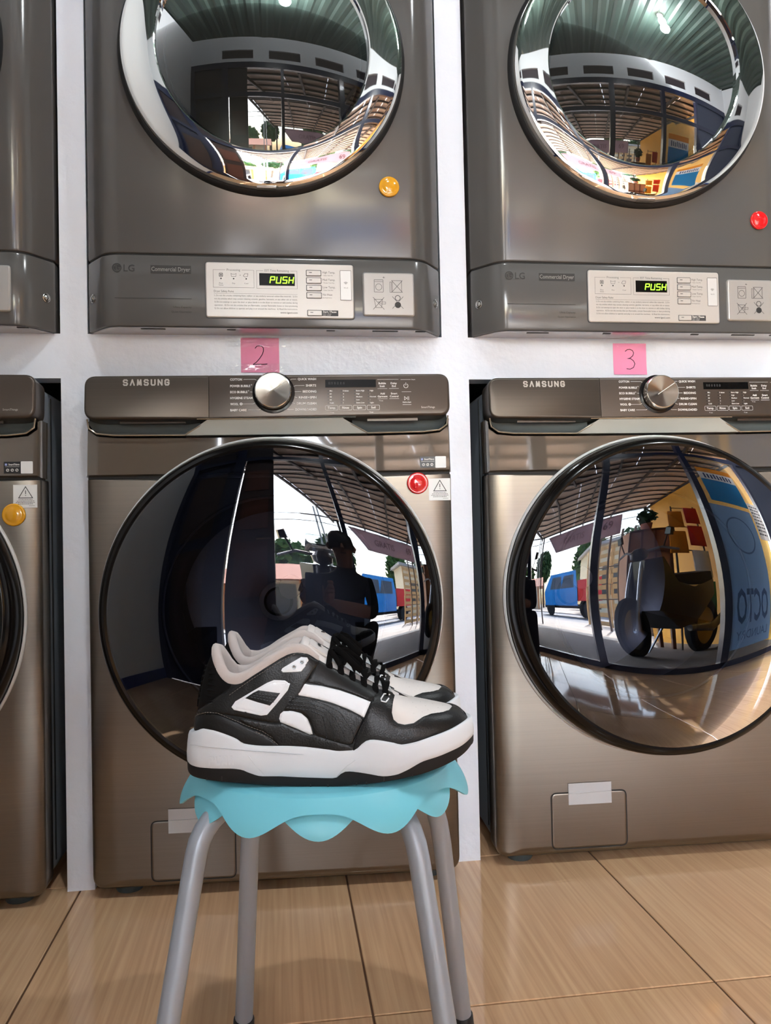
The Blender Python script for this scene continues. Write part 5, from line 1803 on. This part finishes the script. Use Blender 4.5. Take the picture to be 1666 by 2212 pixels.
# canopy: two sheet roofs on dark purlins
def canopy(name, quadc, rows, cols_, label):
    """quadc: corners near-left, near-right, far-right, far-left"""
    r = empty(name, (0, 0, 0))
    tag(r, label, 'canopy', 'canopy roofs before the shop')
    A, B, C_, D = [Vector(p) for p in quadc]
    def at(u, v):
        return (A * (1 - u) + B * u) * (1 - v) + (D * (1 - u) + C_ * u) * v
    for j in range(rows):
        for i in range(cols_):
            u0, u1, v0, v1 = i / cols_ + 0.001, (i + 1) / cols_ - 0.001, j / rows, (j + 1) / rows - 0.006
            p = [at(u0, v0), at(u1, v0), at(u1, v1), at(u0, v1)]
            mb = MB()
            up = Vector((0, 0, 0.012)); st = Vector((0, 0, 0.02))
            mb.loft([[p[0] + st, p[1] + st, p[2], p[3]], [p[0] + st + up, p[1] + st + up, p[2] + up, p[3] + up]], True, True, True)
            mb.build('roof_sheet', 'roof_brown', r, smooth=0)
    for j in range(rows + 1):
        v = min(j / rows, 0.995)
        MB().obox(at(0, v) - Vector((0, 0, .02)), at(1, v) - Vector((0, 0, .02)), 0.035, 0.035).build('batten', 'purlin', r, smooth=0)
    nr = max(2, int((B - A).length / 0.95))
    for i in range(nr + 1):
        u = i / nr
        MB().obox(at(u, 0) - Vector((0, 0, .06)), at(u, 1) - Vector((0, 0, .06)), 0.04, 0.06).build('rafter', 'purlin', r, smooth=0)
    return r
canopy('canopy_roof', [(-1.2, YF - 0.07, 2.70), (4.0, YF - 0.07, 2.70), (4.0, -4.50, 2.60), (-0.35, -4.50, 2.60)], 6, 6, 'brown sheet canopy joined to the shop front')
canopy('canopy_roof', [(-0.15, -4.60, 2.72), (4.0, -4.60, 2.72), (4.0, -7.80, 2.30), (0.66, -7.80, 2.30)], 9, 5, 'brown sheet canopy on the street side, with a hanging banner')
for x in (0.75, 3.9):
    o = MB().tube([(x, -7.6, -0.03), (x, -7.6, 2.27)], 0.03, 10).build('canopy_post', 'purlin')
    tag(o, 'slim dark post at the %s end of the street canopy' % ('left' if x < 2 else 'right'), 'post', 'canopy posts')
bn = empty('banner', (0, -7.72, 0))
tag(bn, 'faded purple cloth banner lettered GRATIS hanging from the canopy', 'banner')
mb = MB()
rows_ = []
for j in range(9):
    f = j / 8
    rows_.append([(0.98 + 0.42 * f + (3.45 - 0.98 - 0.42 * f) * i / 16, 0.02 * sin(i * 1.1 + f * 2), 2.20 - 0.50 * f) for i in range(17)])
mb.loft(rows_, closed=False)
cl_ = mb.build('cloth', 'banner_cloth', bn)
md = cl_.modifiers.new('thickness', 'SOLIDIFY'); md.thickness = 0.004
t = MB()
text(t, 'GRATIS', 2.05, 1.86, 0.16, 0.045, align='C', bold=0.02)
text(t, '69', 3.10, 1.88, 0.19, 0.045, align='C', bold=0.02)
t.build('banner_lettering', 'banner_print', bn, smooth=0)

# posters on the glass at the right end of the front
gl = empty('glass_panel', (2.97, YF - 0.01, 0.055))
tag(gl, 'clear fixed pane at the right end of the shop front', 'window')
MB().box(-0.36, 0.36, -0.003, 0.003, 0.0, 2.09).build('pane', 'clear_pane', gl, smooth=0)
po = empty('poster', (2.86, YF + 0.004, 0.14))
tag(po, 'large pale blue poster with big round letters on the front pane', 'poster')
MB().box(-0.25, 0.29, -0.001, 0.001, 0.0, 1.17).build('sheet', 'poster_pale', po, smooth=0)
t = MB()
text(t, 'OCTO', 0.02, 0.20, 0.24, 0.0024, w=0.44, align='C', bold=0.02, mirror=True)
text(t, 'LAUNDRY', 0.02, 0.07, 0.07, 0.0024, w=0.42, align='C', mirror=True)
ringflat(t, 0.02, 0.88, 0.16, 0.175, 0.0024, 32)
t.build('print', 'poster_ink', po, smooth=0)
p2 = empty('poster', (2.95, YF + 0.004, 1.36))
tag(p2, 'blue and orange poster above the pale one on the front pane', 'poster')
MB().box(-0.28, 0.22, -0.001, 0.001, 0.0, 0.34).build('sheet', 'poster_blue', p2, smooth=0)
MB().box(-0.28, 0.22, -0.001, 0.001, 0.47, 0.56).build('top_band', 'snack_orange', p2, smooth=0)
MB().box(-0.28, 0.22, -0.001, 0.001, 0.34, 0.47).build('title_band', 'snack_white', p2, smooth=0)
t = MB()
for k in range(9):
    frect(t, -0.22 + k * 0.045, -0.195 + k * 0.045, 0.36 + 0.006 * (k % 2), 0.45 - 0.008 * (k % 3), 0.0024)
t.build('print', 'navy_paint', p2, smooth=0)
p3 = empty('poster', (3.25, YF + 0.03, 1.02))
tag(p3, 'small white printed notice near the right wall', 'poster')
MB().box(-0.09, 0.09, -0.001, 0.001, 0.0, 0.42).build('sheet', 'snack_white', p3, smooth=0)
t = MB()
for k in range(9):
    xx = -0.075
    while xx < 0.06:
        w = random.uniform(0.015, 0.04)
        frect(t, xx, min(0.075, xx + w), 0.37 - k * 0.04, 0.385 - k * 0.04, 0.0024)
        xx += w + 0.01
t.build('print', 'print_dark', p3, smooth=0)

# motorbikes
def motorbike(loc, rz, label, screen):
    r = empty('motorbike', loc, rz)
    tag(r, label, 'motorbike', 'parked motorbikes')
    # along +x: front
    for x, nm in ((0.62, 'front_wheel'), (-0.62, 'rear_wheel')):
        w = MB().lathe_y([(0.20, -0.05), (0.26, -0.055), (0.295, -0.03), (0.30, 0.0), (0.295, 0.03), (0.26, 0.055), (0.20, 0.05), (0.20, -0.05)], x, 0.28, 32).build(nm, 'tyre', r)
        MB().lathe_y([(0.20, -0.03), (0.18, -0.035), (0.05, -0.05), (0.05, 0.05), (0.18, 0.035), (0.20, 0.03)], x, 0.28, 24).build('rim', 'bike_yellow' if nm == 'rear_wheel' else 'bike_silver', w)
    m = MB()
    for s_ in (-1, 1):
        m.tube([(0.62, 0.075 * s_, 0.28), (0.52, 0.075 * s_, 0.62), (0.44, 0.06 * s_, 0.90)], 0.022, 8)
    m.build('fork', 'bike_silver', r)
    MB().loft([[(0.46, -0.10, 0.55), (0.46, 0.10, 0.55), (0.46, 0.10, 0.90), (0.46, -0.10, 0.90)], [(0.30, -0.17, 0.45), (0.30, 0.17, 0.45), (0.30, 0.20, 0.92), (0.30, -0.20, 0.92)], [(0.05, -0.16, 0.30), (0.05, 0.16, 0.30), (0.05, 0.17, 0.70), (0.05, -0.17, 0.70)], [(-0.25, -0.15, 0.36), (-0.25, 0.15, 0.36), (-0.25, 0.14, 0.66), (-0.25, -0.14, 0.66)], [(-0.75, -0.08, 0.60), (-0.75, 0.08, 0.60), (-0.75, 0.08, 0.74), (-0.75, -0.08, 0.74)]], True, True, True).build('fairing', 'bike_black', r, smooth=30)
    MB().loft([[(0.02, -0.12, 0.70), (0.02, 0.12, 0.70), (0.02, 0.10, 0.76), (0.02, -0.10, 0.76)], [(-0.35, -0.15, 0.68), (-0.35, 0.15, 0.68), (-0.35, 0.13, 0.79), (-0.35, -0.13, 0.79)], [(-0.72, -0.09, 0.74), (-0.72, 0.09, 0.74), (-0.72, 0.08, 0.82), (-0.72, -0.08, 0.82)]], True, True, True).build('seat', 'tyre', r, smooth=30)
    MB().tube([(0.30, -0.36, 0.98), (0.36, -0.22, 1.02), (0.42, 0, 0.98), (0.36, 0.22, 1.02), (0.30, 0.36, 0.98)], 0.014, 8).build('handlebar', 'bike_silver', r)
    for s_ in (-1, 1):
        mr = MB().tube([(0.36, 0.24 * s_, 1.02), (0.38, 0.30 * s_, 1.16)], 0.008, 6).build('mirror_stem', 'bike_black', r)
        MB().loft([[(0.36, (0.27 + 0.0) * s_, 1.15), (0.36, 0.35 * s_, 1.14), (0.36, 0.37 * s_, 1.24), (0.36, 0.30 * s_, 1.26)], [(0.40, 0.28 * s_, 1.16), (0.40, 0.34 * s_, 1.15), (0.40, 0.355 * s_, 1.23), (0.40, 0.305 * s_, 1.245)]], True, True, True).build('mirror', 'bike_black', mr)
    MB().lathe_z([(0.02, 0.90), (0.09, 0.93), (0.10, 0.98), (0.06, 1.03), (0.01, 1.04)], 0.42, 0, 20, cap1=True).build('headlight', 'bike_black', r)
    if screen:
        m = MB()
        m.loft([[(0.46 - 0.12 * f, y * (1 - 0.25 * f), 1.02 + 0.20 * f) for y in (-0.15, -0.08, 0, 0.08, 0.15)] for f in (0, 0.5, 1.0)], closed=False)
        w = m.build('windscreen', 'clear_pane', r)
        md_ = w.modifiers.new('thickness', 'SOLIDIFY'); md_.thickness = 0.003
    MB().tube([(-0.1, -0.16, 0.30), (-0.5, -0.18, 0.28), (-0.85, -0.18, 0.40)], [0.03, 0.05, 0.05], 10).build('exhaust', 'bike_silver', r)
    MB().tube([(-0.1, 0.12, 0.30), (-0.05, 0.30, -0.015)], 0.012, 6).build('kickstand', 'bike_silver', r)
    return r
motorbike((0.30, -4.05, -0.02), radians(85), 'dark motorbike with a windscreen, parked facing the shop', True)
motorbike((3.02, -4.75, -0.02), radians(145), 'dark motorbike with a yellow rear rim beside the yellow wall', False)

# food cart, snacks, plant
ct = empty('food_cart', (3.22, -5.85, -0.02))
tag(ct, 'tall orange-brown wooden cart with dark slats under the canopy', 'cart')
MB().box(-0.26, 0.26, -0.2, 0.2, 0.42, 1.42).build('body', 'cart_wood', ct)
for x in (-0.27, -0.09, 0.09, 0.27):
    MB().box(x - 0.012, x + 0.012, 0.2, 0.225, 0.42, 1.42).build('slat', 'cart_frame', ct)
for z in (0.42, 0.74, 1.08, 1.41):
    MB().box(-0.28, 0.28, 0.2, 0.23, z - 0.012, z + 0.012).build('rail', 'cart_frame', ct)
for x, y in ((-0.24, -0.18), (0.24, -0.18), (-0.24, 0.18), (0.24, 0.18)):
    MB().box(x - 0.02, x + 0.02, y - 0.02, y + 0.02, 0.0, 0.42).build('leg', 'cart_frame', ct)
def leaf_cloud(rnd, n, rx, ry, rz, size):
    mb = MB()
    for _ in range(n):
        d = Vector((rnd.gauss(0, 1), rnd.gauss(0, 1), rnd.gauss(0, 1))).normalized() * (rnd.uniform(0.55, 1.0))
        p = Vector((d.x * rx, d.y * ry, d.z * rz))
        a = Vector((rnd.gauss(0, 1), rnd.gauss(0, 1), rnd.gauss(0, 1))).normalized()
        b = a.cross(Vector((rnd.gauss(0, 1), rnd.gauss(0, 1), rnd.gauss(0, 1)))).normalized()
        s_ = size * rnd.uniform(0.6, 1.3)
        mb.add([p - a * s_, p - b * s_ * 0.5, p + a * s_, p + b * s_ * 0.5], [(0, 1, 2, 3)])
    return mb
pp = empty('potted_plant', (3.26, -5.85, 1.412))
tag(pp, 'small bushy potted plant on top of the food cart', 'plant')
MB().lathe_z([(0.07, 0.0), (0.09, 0.12), (0.08, 0.12)], n=16, cap0=True).build('pot', 'tile_roof', pp)
leaf_cloud(random.Random(4), 260, 0.15, 0.12, 0.16, 0.05).build('foliage', 'leaf_dark', pp, smooth=0, xf=Matrix.Translation((0, 0, 0.26)))
names = [('snack_red', 'red'), ('snack_orange', 'orange'), ('snack_red', 'dark red'), ('snack_white', 'white'), ('snack_green', 'green'), ('snack_orange', 'yellow')]
pos = [(3.70, 1.44), (3.46, 1.36), (3.70, 1.10), (3.70, 0.74), (3.72, 0.40), (3.46, 1.00)]
lab = ['red snack bag hanging highest by the yellow wall', 'orange snack bag hanging beside the highest red one', 'red snack bag hanging below the highest one', 'white snack bag hanging above the green one', 'green snack bag hanging lowest by the yellow wall', 'orange snack bag hanging lower than its twin']
for (mt, c_), (x, z), lb_ in zip(names, pos, lab):
    m = MB()
    prof = [(0.0, 0.012), (0.03, 0.10), (0.10, 0.115), (0.20, 0.115), (0.27, 0.10), (0.30, 0.012)]
    m.loft([[(-0.10, -0.01, zz), (0.0, -t_ * 0.5, zz), (0.10, -0.01, zz), (0.10, 0.01, zz), (0.0, t_ * 0.5, zz), (-0.10, 0.01, zz)] for zz, t_ in prof], True, True, True)
    o = m.build('snack_bag', mt, None, smooth=50)
    o.location = (x, -5.35, z)
    tag(o, lb_, 'snack bag', 'snack bags hanging by the yellow wall')
rk = empty('snack_rack', (3.62, -5.42, -0.02))
tag(rk, 'dark wire rack that carries the snack bags', 'rack')
for x in (-0.17, 0.17):
    MB().tube([(x, 0, 0), (x, 0, 1.80)], 0.012, 8).build('upright', 'purlin', rk)
for z in (0.70, 1.06, 1.40, 1.76):
    MB().tube([(-0.17, 0, z), (0.17, 0, z)], 0.008, 6).build('crossbar', 'purlin', rk)

# pickup on the far lane
vn = empty('pickup_truck', (2.4, -15.2, -0.06))
tag(vn, 'small blue truck with a red load bed on the road', 'truck')
MB().loft([[(-1.3, -0.75, 0.45), (-1.3, 0.75, 0.45), (1.2, 0.75, 0.45), (1.2, -0.75, 0.45)], [(-1.35, -0.76, 1.05), (-1.35, 0.76, 1.05), (1.2, 0.76, 1.05), (1.2, -0.76, 1.05)], [(-0.8, -0.66, 1.75), (-0.8, 0.66, 1.75), (1.1, 0.66, 1.75), (1.1, -0.66, 1.75)]], True, True, True).build('cab', 'van_blue', vn, smooth=20)
for x0, x1 in ((-0.75, 0.05), (0.15, 0.95)):
    MB().loft([[(x0 - 0.1, 0.735, 1.12), (x1, 0.735, 1.12), (x1, 0.68, 1.6), (x0 + 0.1, 0.68, 1.6)], [(x0 - 0.1, 0.765, 1.12), (x1, 0.765, 1.12), (x1, 0.70, 1.6), (x0 + 0.1, 0.70, 1.6)]], True, True, True).build('window', 'window_dark', vn, smooth=0)
MB().box(1.25, 2.6, -0.78, 0.78, 0.62, 1.35).build('load_bed', 'van_red', vn)
MB().box(-1.35, 2.6, -0.5, 0.5, 0.35, 0.50).build('chassis', 'tyre', vn)
for x in (-0.85, 1.9):
    for y in (-0.66, 0.66):
        MB().lathe_y([(0.05, y - 0.09), (0.30, y - 0.09), (0.33, y - 0.05), (0.33, y + 0.05), (0.30, y + 0.09), (0.05, y + 0.09)], x, 0.33, 24, cap0=True, cap1=True).build('wheel', 'tyre', vn)

# pallets leaning in rows
lab = ['wooden pallet standing nearest the red load bed, lower row', 'wooden pallet second from the truck, lower row', 'wooden pallet standing on the lower row, nearer the truck', 'wooden pallet standing on the lower row, farther from the truck']
for k, (x, z) in enumerate(((3.75, -0.03), (4.70, -0.03), (3.78, 0.90), (4.68, 0.90))):
    r = empty('pallet', (x, -10.6, z))
    tag(r, lab[k], 'pallet', 'wooden pallets by the road')
    for q in range(5):
        MB().box(-0.44, 0.44, 0.04, 0.06, 0.02 + q * 0.2, 0.12 + q * 0.2).build('slat', 'pallet_wood', r, smooth=0)
    for q in (-0.42, 0, 0.42):
        MB().box(q - 0.03, q + 0.03, -0.05, 0.04, 0.0, 0.92).build('bearer', 'pallet_wood', r, smooth=0)
# fence by the verge
fc = empty('wire_fence', (0, -8.9, -0.03))
tag(fc, 'thin dark post fence along the verge behind the canopy', 'fence')
for x in (3.3, 3.6, 3.9, 4.2, 4.5):
    MB().tube([(x, 0, 0), (x, 0, 2.0)], 0.03, 6).build('post', 'trunk', fc)
for z in (0.6, 1.2, 1.85):
    MB().tube([(3.2, 0, z), (4.6, 0, z)], 0.012, 5).build('rail', 'trunk', fc)

# houses, trees, pole across the road
h = empty('house', (-1.9, -26.5, -0.02))
tag(h, 'low orange house with a red tiled roof across the road', 'house')
MB().box(-2.6, 2.2, -2.0, 2.0, 0.0, 1.9).build('wall', 'cream', h)
for x in (-2.5, -1.0, 0.6, 2.1):
    MB().box(x - 0.12, x + 0.12, 2.4, 2.6, 0.0, 1.9).build('pillar', 'orange_wood', h)
MB().loft([[(-3.2, -2.6, 1.75), (-3.2, 3.2, 1.75), (-3.2, 0.2, 2.6)], [(2.8, -2.6, 1.75), (2.8, 3.2, 1.75), (2.8, 0.2, 2.6)]], True, True, True).build('roof', 'tile_roof', h, smooth=0)
MB().box(-0.5, 0.3, 2.0, 2.06, 0.0, 1.6).build('doorway', 'window_dark', h)
h2 = empty('house', (9.5, -21.0, -0.02))
tag(h2, 'pale flat-roofed house across the road, right of the trees', 'house')
MB().box(-4.0, 4.0, -2.0, 2.0, 0.0, 2.9).build('wall', 'cream', h2)
MB().box(-4.3, 4.3, -2.3, 2.6, 2.9, 3.05).build('roof', 'concrete', h2)
for x in (-2.6, 0.0, 2.6):
    MB().box(x - 0.6, x + 0.6, 2.0, 2.05, 0.8, 2.0).build('window', 'window_dark', h2)
for k, (x, y, z, rx, rz, mt, lb_) in enumerate(((-2.8, -33.5, 3.3, 1.7, 1.6, 'leaf', 'round green tree behind the tiled house'), (0.9, -32, 4.1, 1.5, 1.7, 'leaf_dark', 'tall dark green tree beside the utility pole'),
                                               (8.0, -30, 3.0, 2.2, 2.4, 'leaf', 'bushy tree behind the blue truck'), (13.5, -34, 3.2, 2.6, 2.6, 'leaf_dark', 'bushy dark tree behind the pale house'))):
    r = empty('tree', (x, y, -0.02))
    tag(r, lb_, 'tree', 'trees across the road')
    MB().tube([(0, 0, 0), (0.1, 0, z * 0.5), (0, 0, z)], [0.25, 0.2, 0.1], 8).build('trunk', 'trunk', r)
    leaf_cloud(random.Random(20 + k), 1500, rx, rx, rz, 0.32).build('crown', mt, r, smooth=0, xf=Matrix.Translation((0, 0, z)))
pole = empty('utility_pole', (0.15, -22.0, -0.02))
tag(pole, 'utility pole with a steel crossarm across the road', 'pole')
for x in (-0.18, 0.18):
    MB().tube([(x, 0, 0), (x * 0.5, 0, 6.2)], 0.05, 8).build('mast', 'concrete', pole)
MB().obox((-0.9, 0, 5.4), (0.9, 0, 5.4), 0.08, 0.08).build('crossarm', 'purlin', pole)
for k, (z, lb_) in enumerate(((5.44, 'top overhead wire along the road'), (4.9, 'lower overhead wire along the road'))):
    MB().tube([(-25 + q * 2.5, 0.08, z - 0.35 * sin(pi * ((q / 20.0 * 2) % 1.0))) for q in range(21)], 0.025, 5).build('overhead_wire', 'wire', pole)

# ------------------------------------------------------------------ the photographer, squatting behind the phone
def skin_mesh(name, verts, edges, radii, root, sub=2):
    me = bpy.data.meshes.new(name)
    me.from_pydata(verts, edges, [])
    o = bpy.data.objects.new(name, me)
    col.objects.link(o)
    md = o.modifiers.new('skin', 'SKIN')
    md.use_smooth_shade = True
    sk = me.skin_vertices[0].data
    for k, r in enumerate(radii):
        sk[k].radius = (r, r) if not isinstance(r, tuple) else r
        sk[k].use_root = (k == root)
    ms = o.modifiers.new('smooth', 'SUBSURF')
    ms.levels = sub; ms.render_levels = sub
    bpy.context.view_layer.update()
    me2 = bpy.data.meshes.new_from_object(o.evaluated_get(bpy.context.evaluated_depsgraph_get()))
    bpy.data.objects.remove(o)
    return me2
PX, PY = 0.52, -2.10
person = empty('person', (PX, PY, 0.0))
tag(person, 'person in dark clothes squatting with a phone, mirrored in the washing machine door', 'person')
phone_c = CAM - CW * 0.012
hl = phone_c - CR * 0.045 - CU * 0.10 - CW * 0.012 - Vector((PX, PY, 0))
hr = phone_c + CR * 0.045 - CU * 0.10 - CW * 0.012 - Vector((PX, PY, 0))
V = [(0, -0.12, 0.26), (0, -0.10, 0.42), (0.0, -0.06, 0.60), (0, -0.02, 0.70), (0.0, 0.0, 0.76),          # pelvis .. neck 0-4
     (-0.17, -0.02, 0.67), (-0.24, 0.13, 0.50), (hl.x, hl.y - 0.06, hl.z - 0.01),                          # left arm 5-7
     (0.17, -0.02, 0.67), (0.20, 0.14, 0.50), (hr.x + 0.01, hr.y - 0.06, hr.z - 0.01),                      # right arm 8-10
     (-0.10, -0.10, 0.24), (-0.18, 0.20, 0.44), (-0.16, 0.06, 0.10), (-0.16, 0.16, 0.035),                  # left leg 11-14
     (0.10, -0.10, 0.24), (0.18, 0.20, 0.44), (0.16, 0.06, 0.10), (0.16, 0.16, 0.035),                      # right leg
     (0, 0.01, 0.82), (0, 0.02, 0.90), (0, 0.015, 0.96)]                                                   # head 19-21
E_ = [(0, 1), (1, 2), (2, 3), (3, 4), (3, 5), (5, 6), (6, 7), (3, 8), (8, 9), (9, 10), (0, 11), (11, 12), (12, 13), (13, 14), (0, 15), (15, 16), (16, 17), (17, 18), (4, 19), (19, 20), (20, 21)]
RD = [0.14, 0.13, 0.14, 0.12, 0.05, 0.065, 0.045, 0.028, 0.065, 0.045, 0.028, 0.10, 0.065, 0.045, 0.04, 0.10, 0.065, 0.045, 0.04, 0.07, 0.082, 0.06]
bm_ = skin_mesh('body', V, E_, RD, 0)
for mt in ('shirt', 'trousers', 'skin'):
    bm_.materials.append(MATS[mt])
for p in bm_.polygons:
    c = p.center
    fore = (abs(c.x) < 0.30 and c.y > 0.22 and c.z > 0.45)
    if c.z > 0.765 or fore:
        p.material_index = 2
    elif c.z < 0.30 or (c.y > 0.02 and c.z < 0.53 and abs(c.x) > 0.09 and c.y < 0.30 and not (c.z > 0.47 and c.y < 0.2)):
        p.material_index = 1
    p.use_smooth = True
body = bpy.data.objects.new('body', bm_)
col.objects.link(body)
body.parent = person
hm = MB()
hm.lathe_z([(0.088, 0.875), (0.094, 0.92), (0.086, 0.97), (0.060, 1.0), (0.02, 1.012), (0.001, 1.013)], 0, 0.0, 28, cap1=True)
hm.build('hair', 'hair', person, smooth=60)
fm = MB()
fm.tube([(0, 0.094, 0.905), (0, 0.112, 0.875), (0, 0.100, 0.868)], [0.008, 0.014, 0.010], 8)
fm.build('nose', 'skin', person)
for s_ in (-1, 1):
    MB().lathe_y([(0.012, 0.094), (0.008, 0.101), (0.001, 0.103)], 0.032 * s_, 0.90, 12, cap1=True).build('eye', 'hair', person)
    MB().tube([(0.086 * s_, 0.0, 0.915), (0.096 * s_, -0.008, 0.895), (0.086 * s_, 0.0, 0.868)], [0.010, 0.016, 0.009], 8).build('ear', 'skin', person)
    MB().loft([[(0.16 * s_ - 0.045, -0.02, z), (0.16 * s_ + 0.045, -0.02, z), (0.16 * s_ + 0.05, 0.14, z), (0.16 * s_ + 0.03, 0.24, z * 0.8), (0.16 * s_ - 0.03, 0.24, z * 0.8), (0.16 * s_ - 0.05, 0.14, z)] for z in (0.002, 0.03, 0.07)], True, True, True).build('shoe', 'hair', person, smooth=50)
MB().tube([(-0.02, 0.092, 0.846), (0, 0.097, 0.844), (0.02, 0.092, 0.846)], 0.005, 6).build('mouth', 'trousers', person)
# hands: palm and five bent fingers closing on the sides of the phone
for s_, w in ((-1, hl), (1, hr)):
    base = Vector((w.x, w.y - 0.05, w.z - 0.01))
    side = Vector((CR.x, CR.y, CR.z)) * s_
    vv = [tuple(base), tuple(base + CU * 0.03 + side * 0.012 + CW * 0.01), tuple(base + CU * 0.075 + side * 0.014 + CW * 0.016)]
    ee = [(0, 1), (1, 2)]
    rr = [0.026, 0.030, 0.024]
    for q in range(4):
        r0 = base + CU * (0.035 + 0.019 * q) + side * 0.022 + CW * 0.02
        k = len(vv)
        L = (0.028, 0.033, 0.031, 0.025)[q]
        vv += [tuple(r0), tuple(r0 + CW * 0.022 + side * 0.002), tuple(r0 + CW * 0.034 - side * 0.012), tuple(r0 + CW * 0.036 - side * (0.012 + L * 0.5))]
        ee += [(2 if q > 1 else 1, k), (k, k + 1), (k + 1, k + 2), (k + 2, k + 3)]
        rr += [0.010, 0.009, 0.0085, 0.0075]
    k = len(vv)
    r0 = base + CU * 0.03 - side * 0.012
    vv += [tuple(r0 + CW * 0.005), tuple(r0 + CU * 0.025 - side * 0.012 + CW * 0.008), tuple(r0 + CU * 0.05 - side * 0.014 + CW * 0.006)]
    ee += [(1, k), (k, k + 1), (k + 1, k + 2)]
    rr += [0.012, 0.0105, 0.009]
    me = skin_mesh('hand', vv, ee, rr, 0)
    me.materials.append(MATS['skin'])
    ho = bpy.data.objects.new('hand', me)
    col.objects.link(ho)
    ho.parent = person
# the phone; the lens is where the camera stands
rot = Matrix((CR, CU, -CW)).transposed().to_4x4()
ph = empty('phone', CAM)
ph.matrix_world = Matrix.Translation(CAM) @ rot
tag(ph, 'black phone held upright in both hands by the squatting person', 'phone')
out = rrect(-0.052, 0.022, -0.140, 0.018, 0.008, 5)
m = MB()
m.loft([[(x, z, y_) for x, z in inset(out, i_)] for y_, i_ in ((0.006, 0.001), (0.007, 0.0), (0.013, 0.0), (0.0145, 0.0015))], True, True, True)
m.build('case', 'phone_black', ph)
m = MB()
m.loft([[(0.010 * cos(a * pi / 10), 0.010 * sin(a * pi / 10), z) for a in range(20)] for z in (0.006, 0.004)], True, False, True)
m.build('lens', 'display_black', ph)
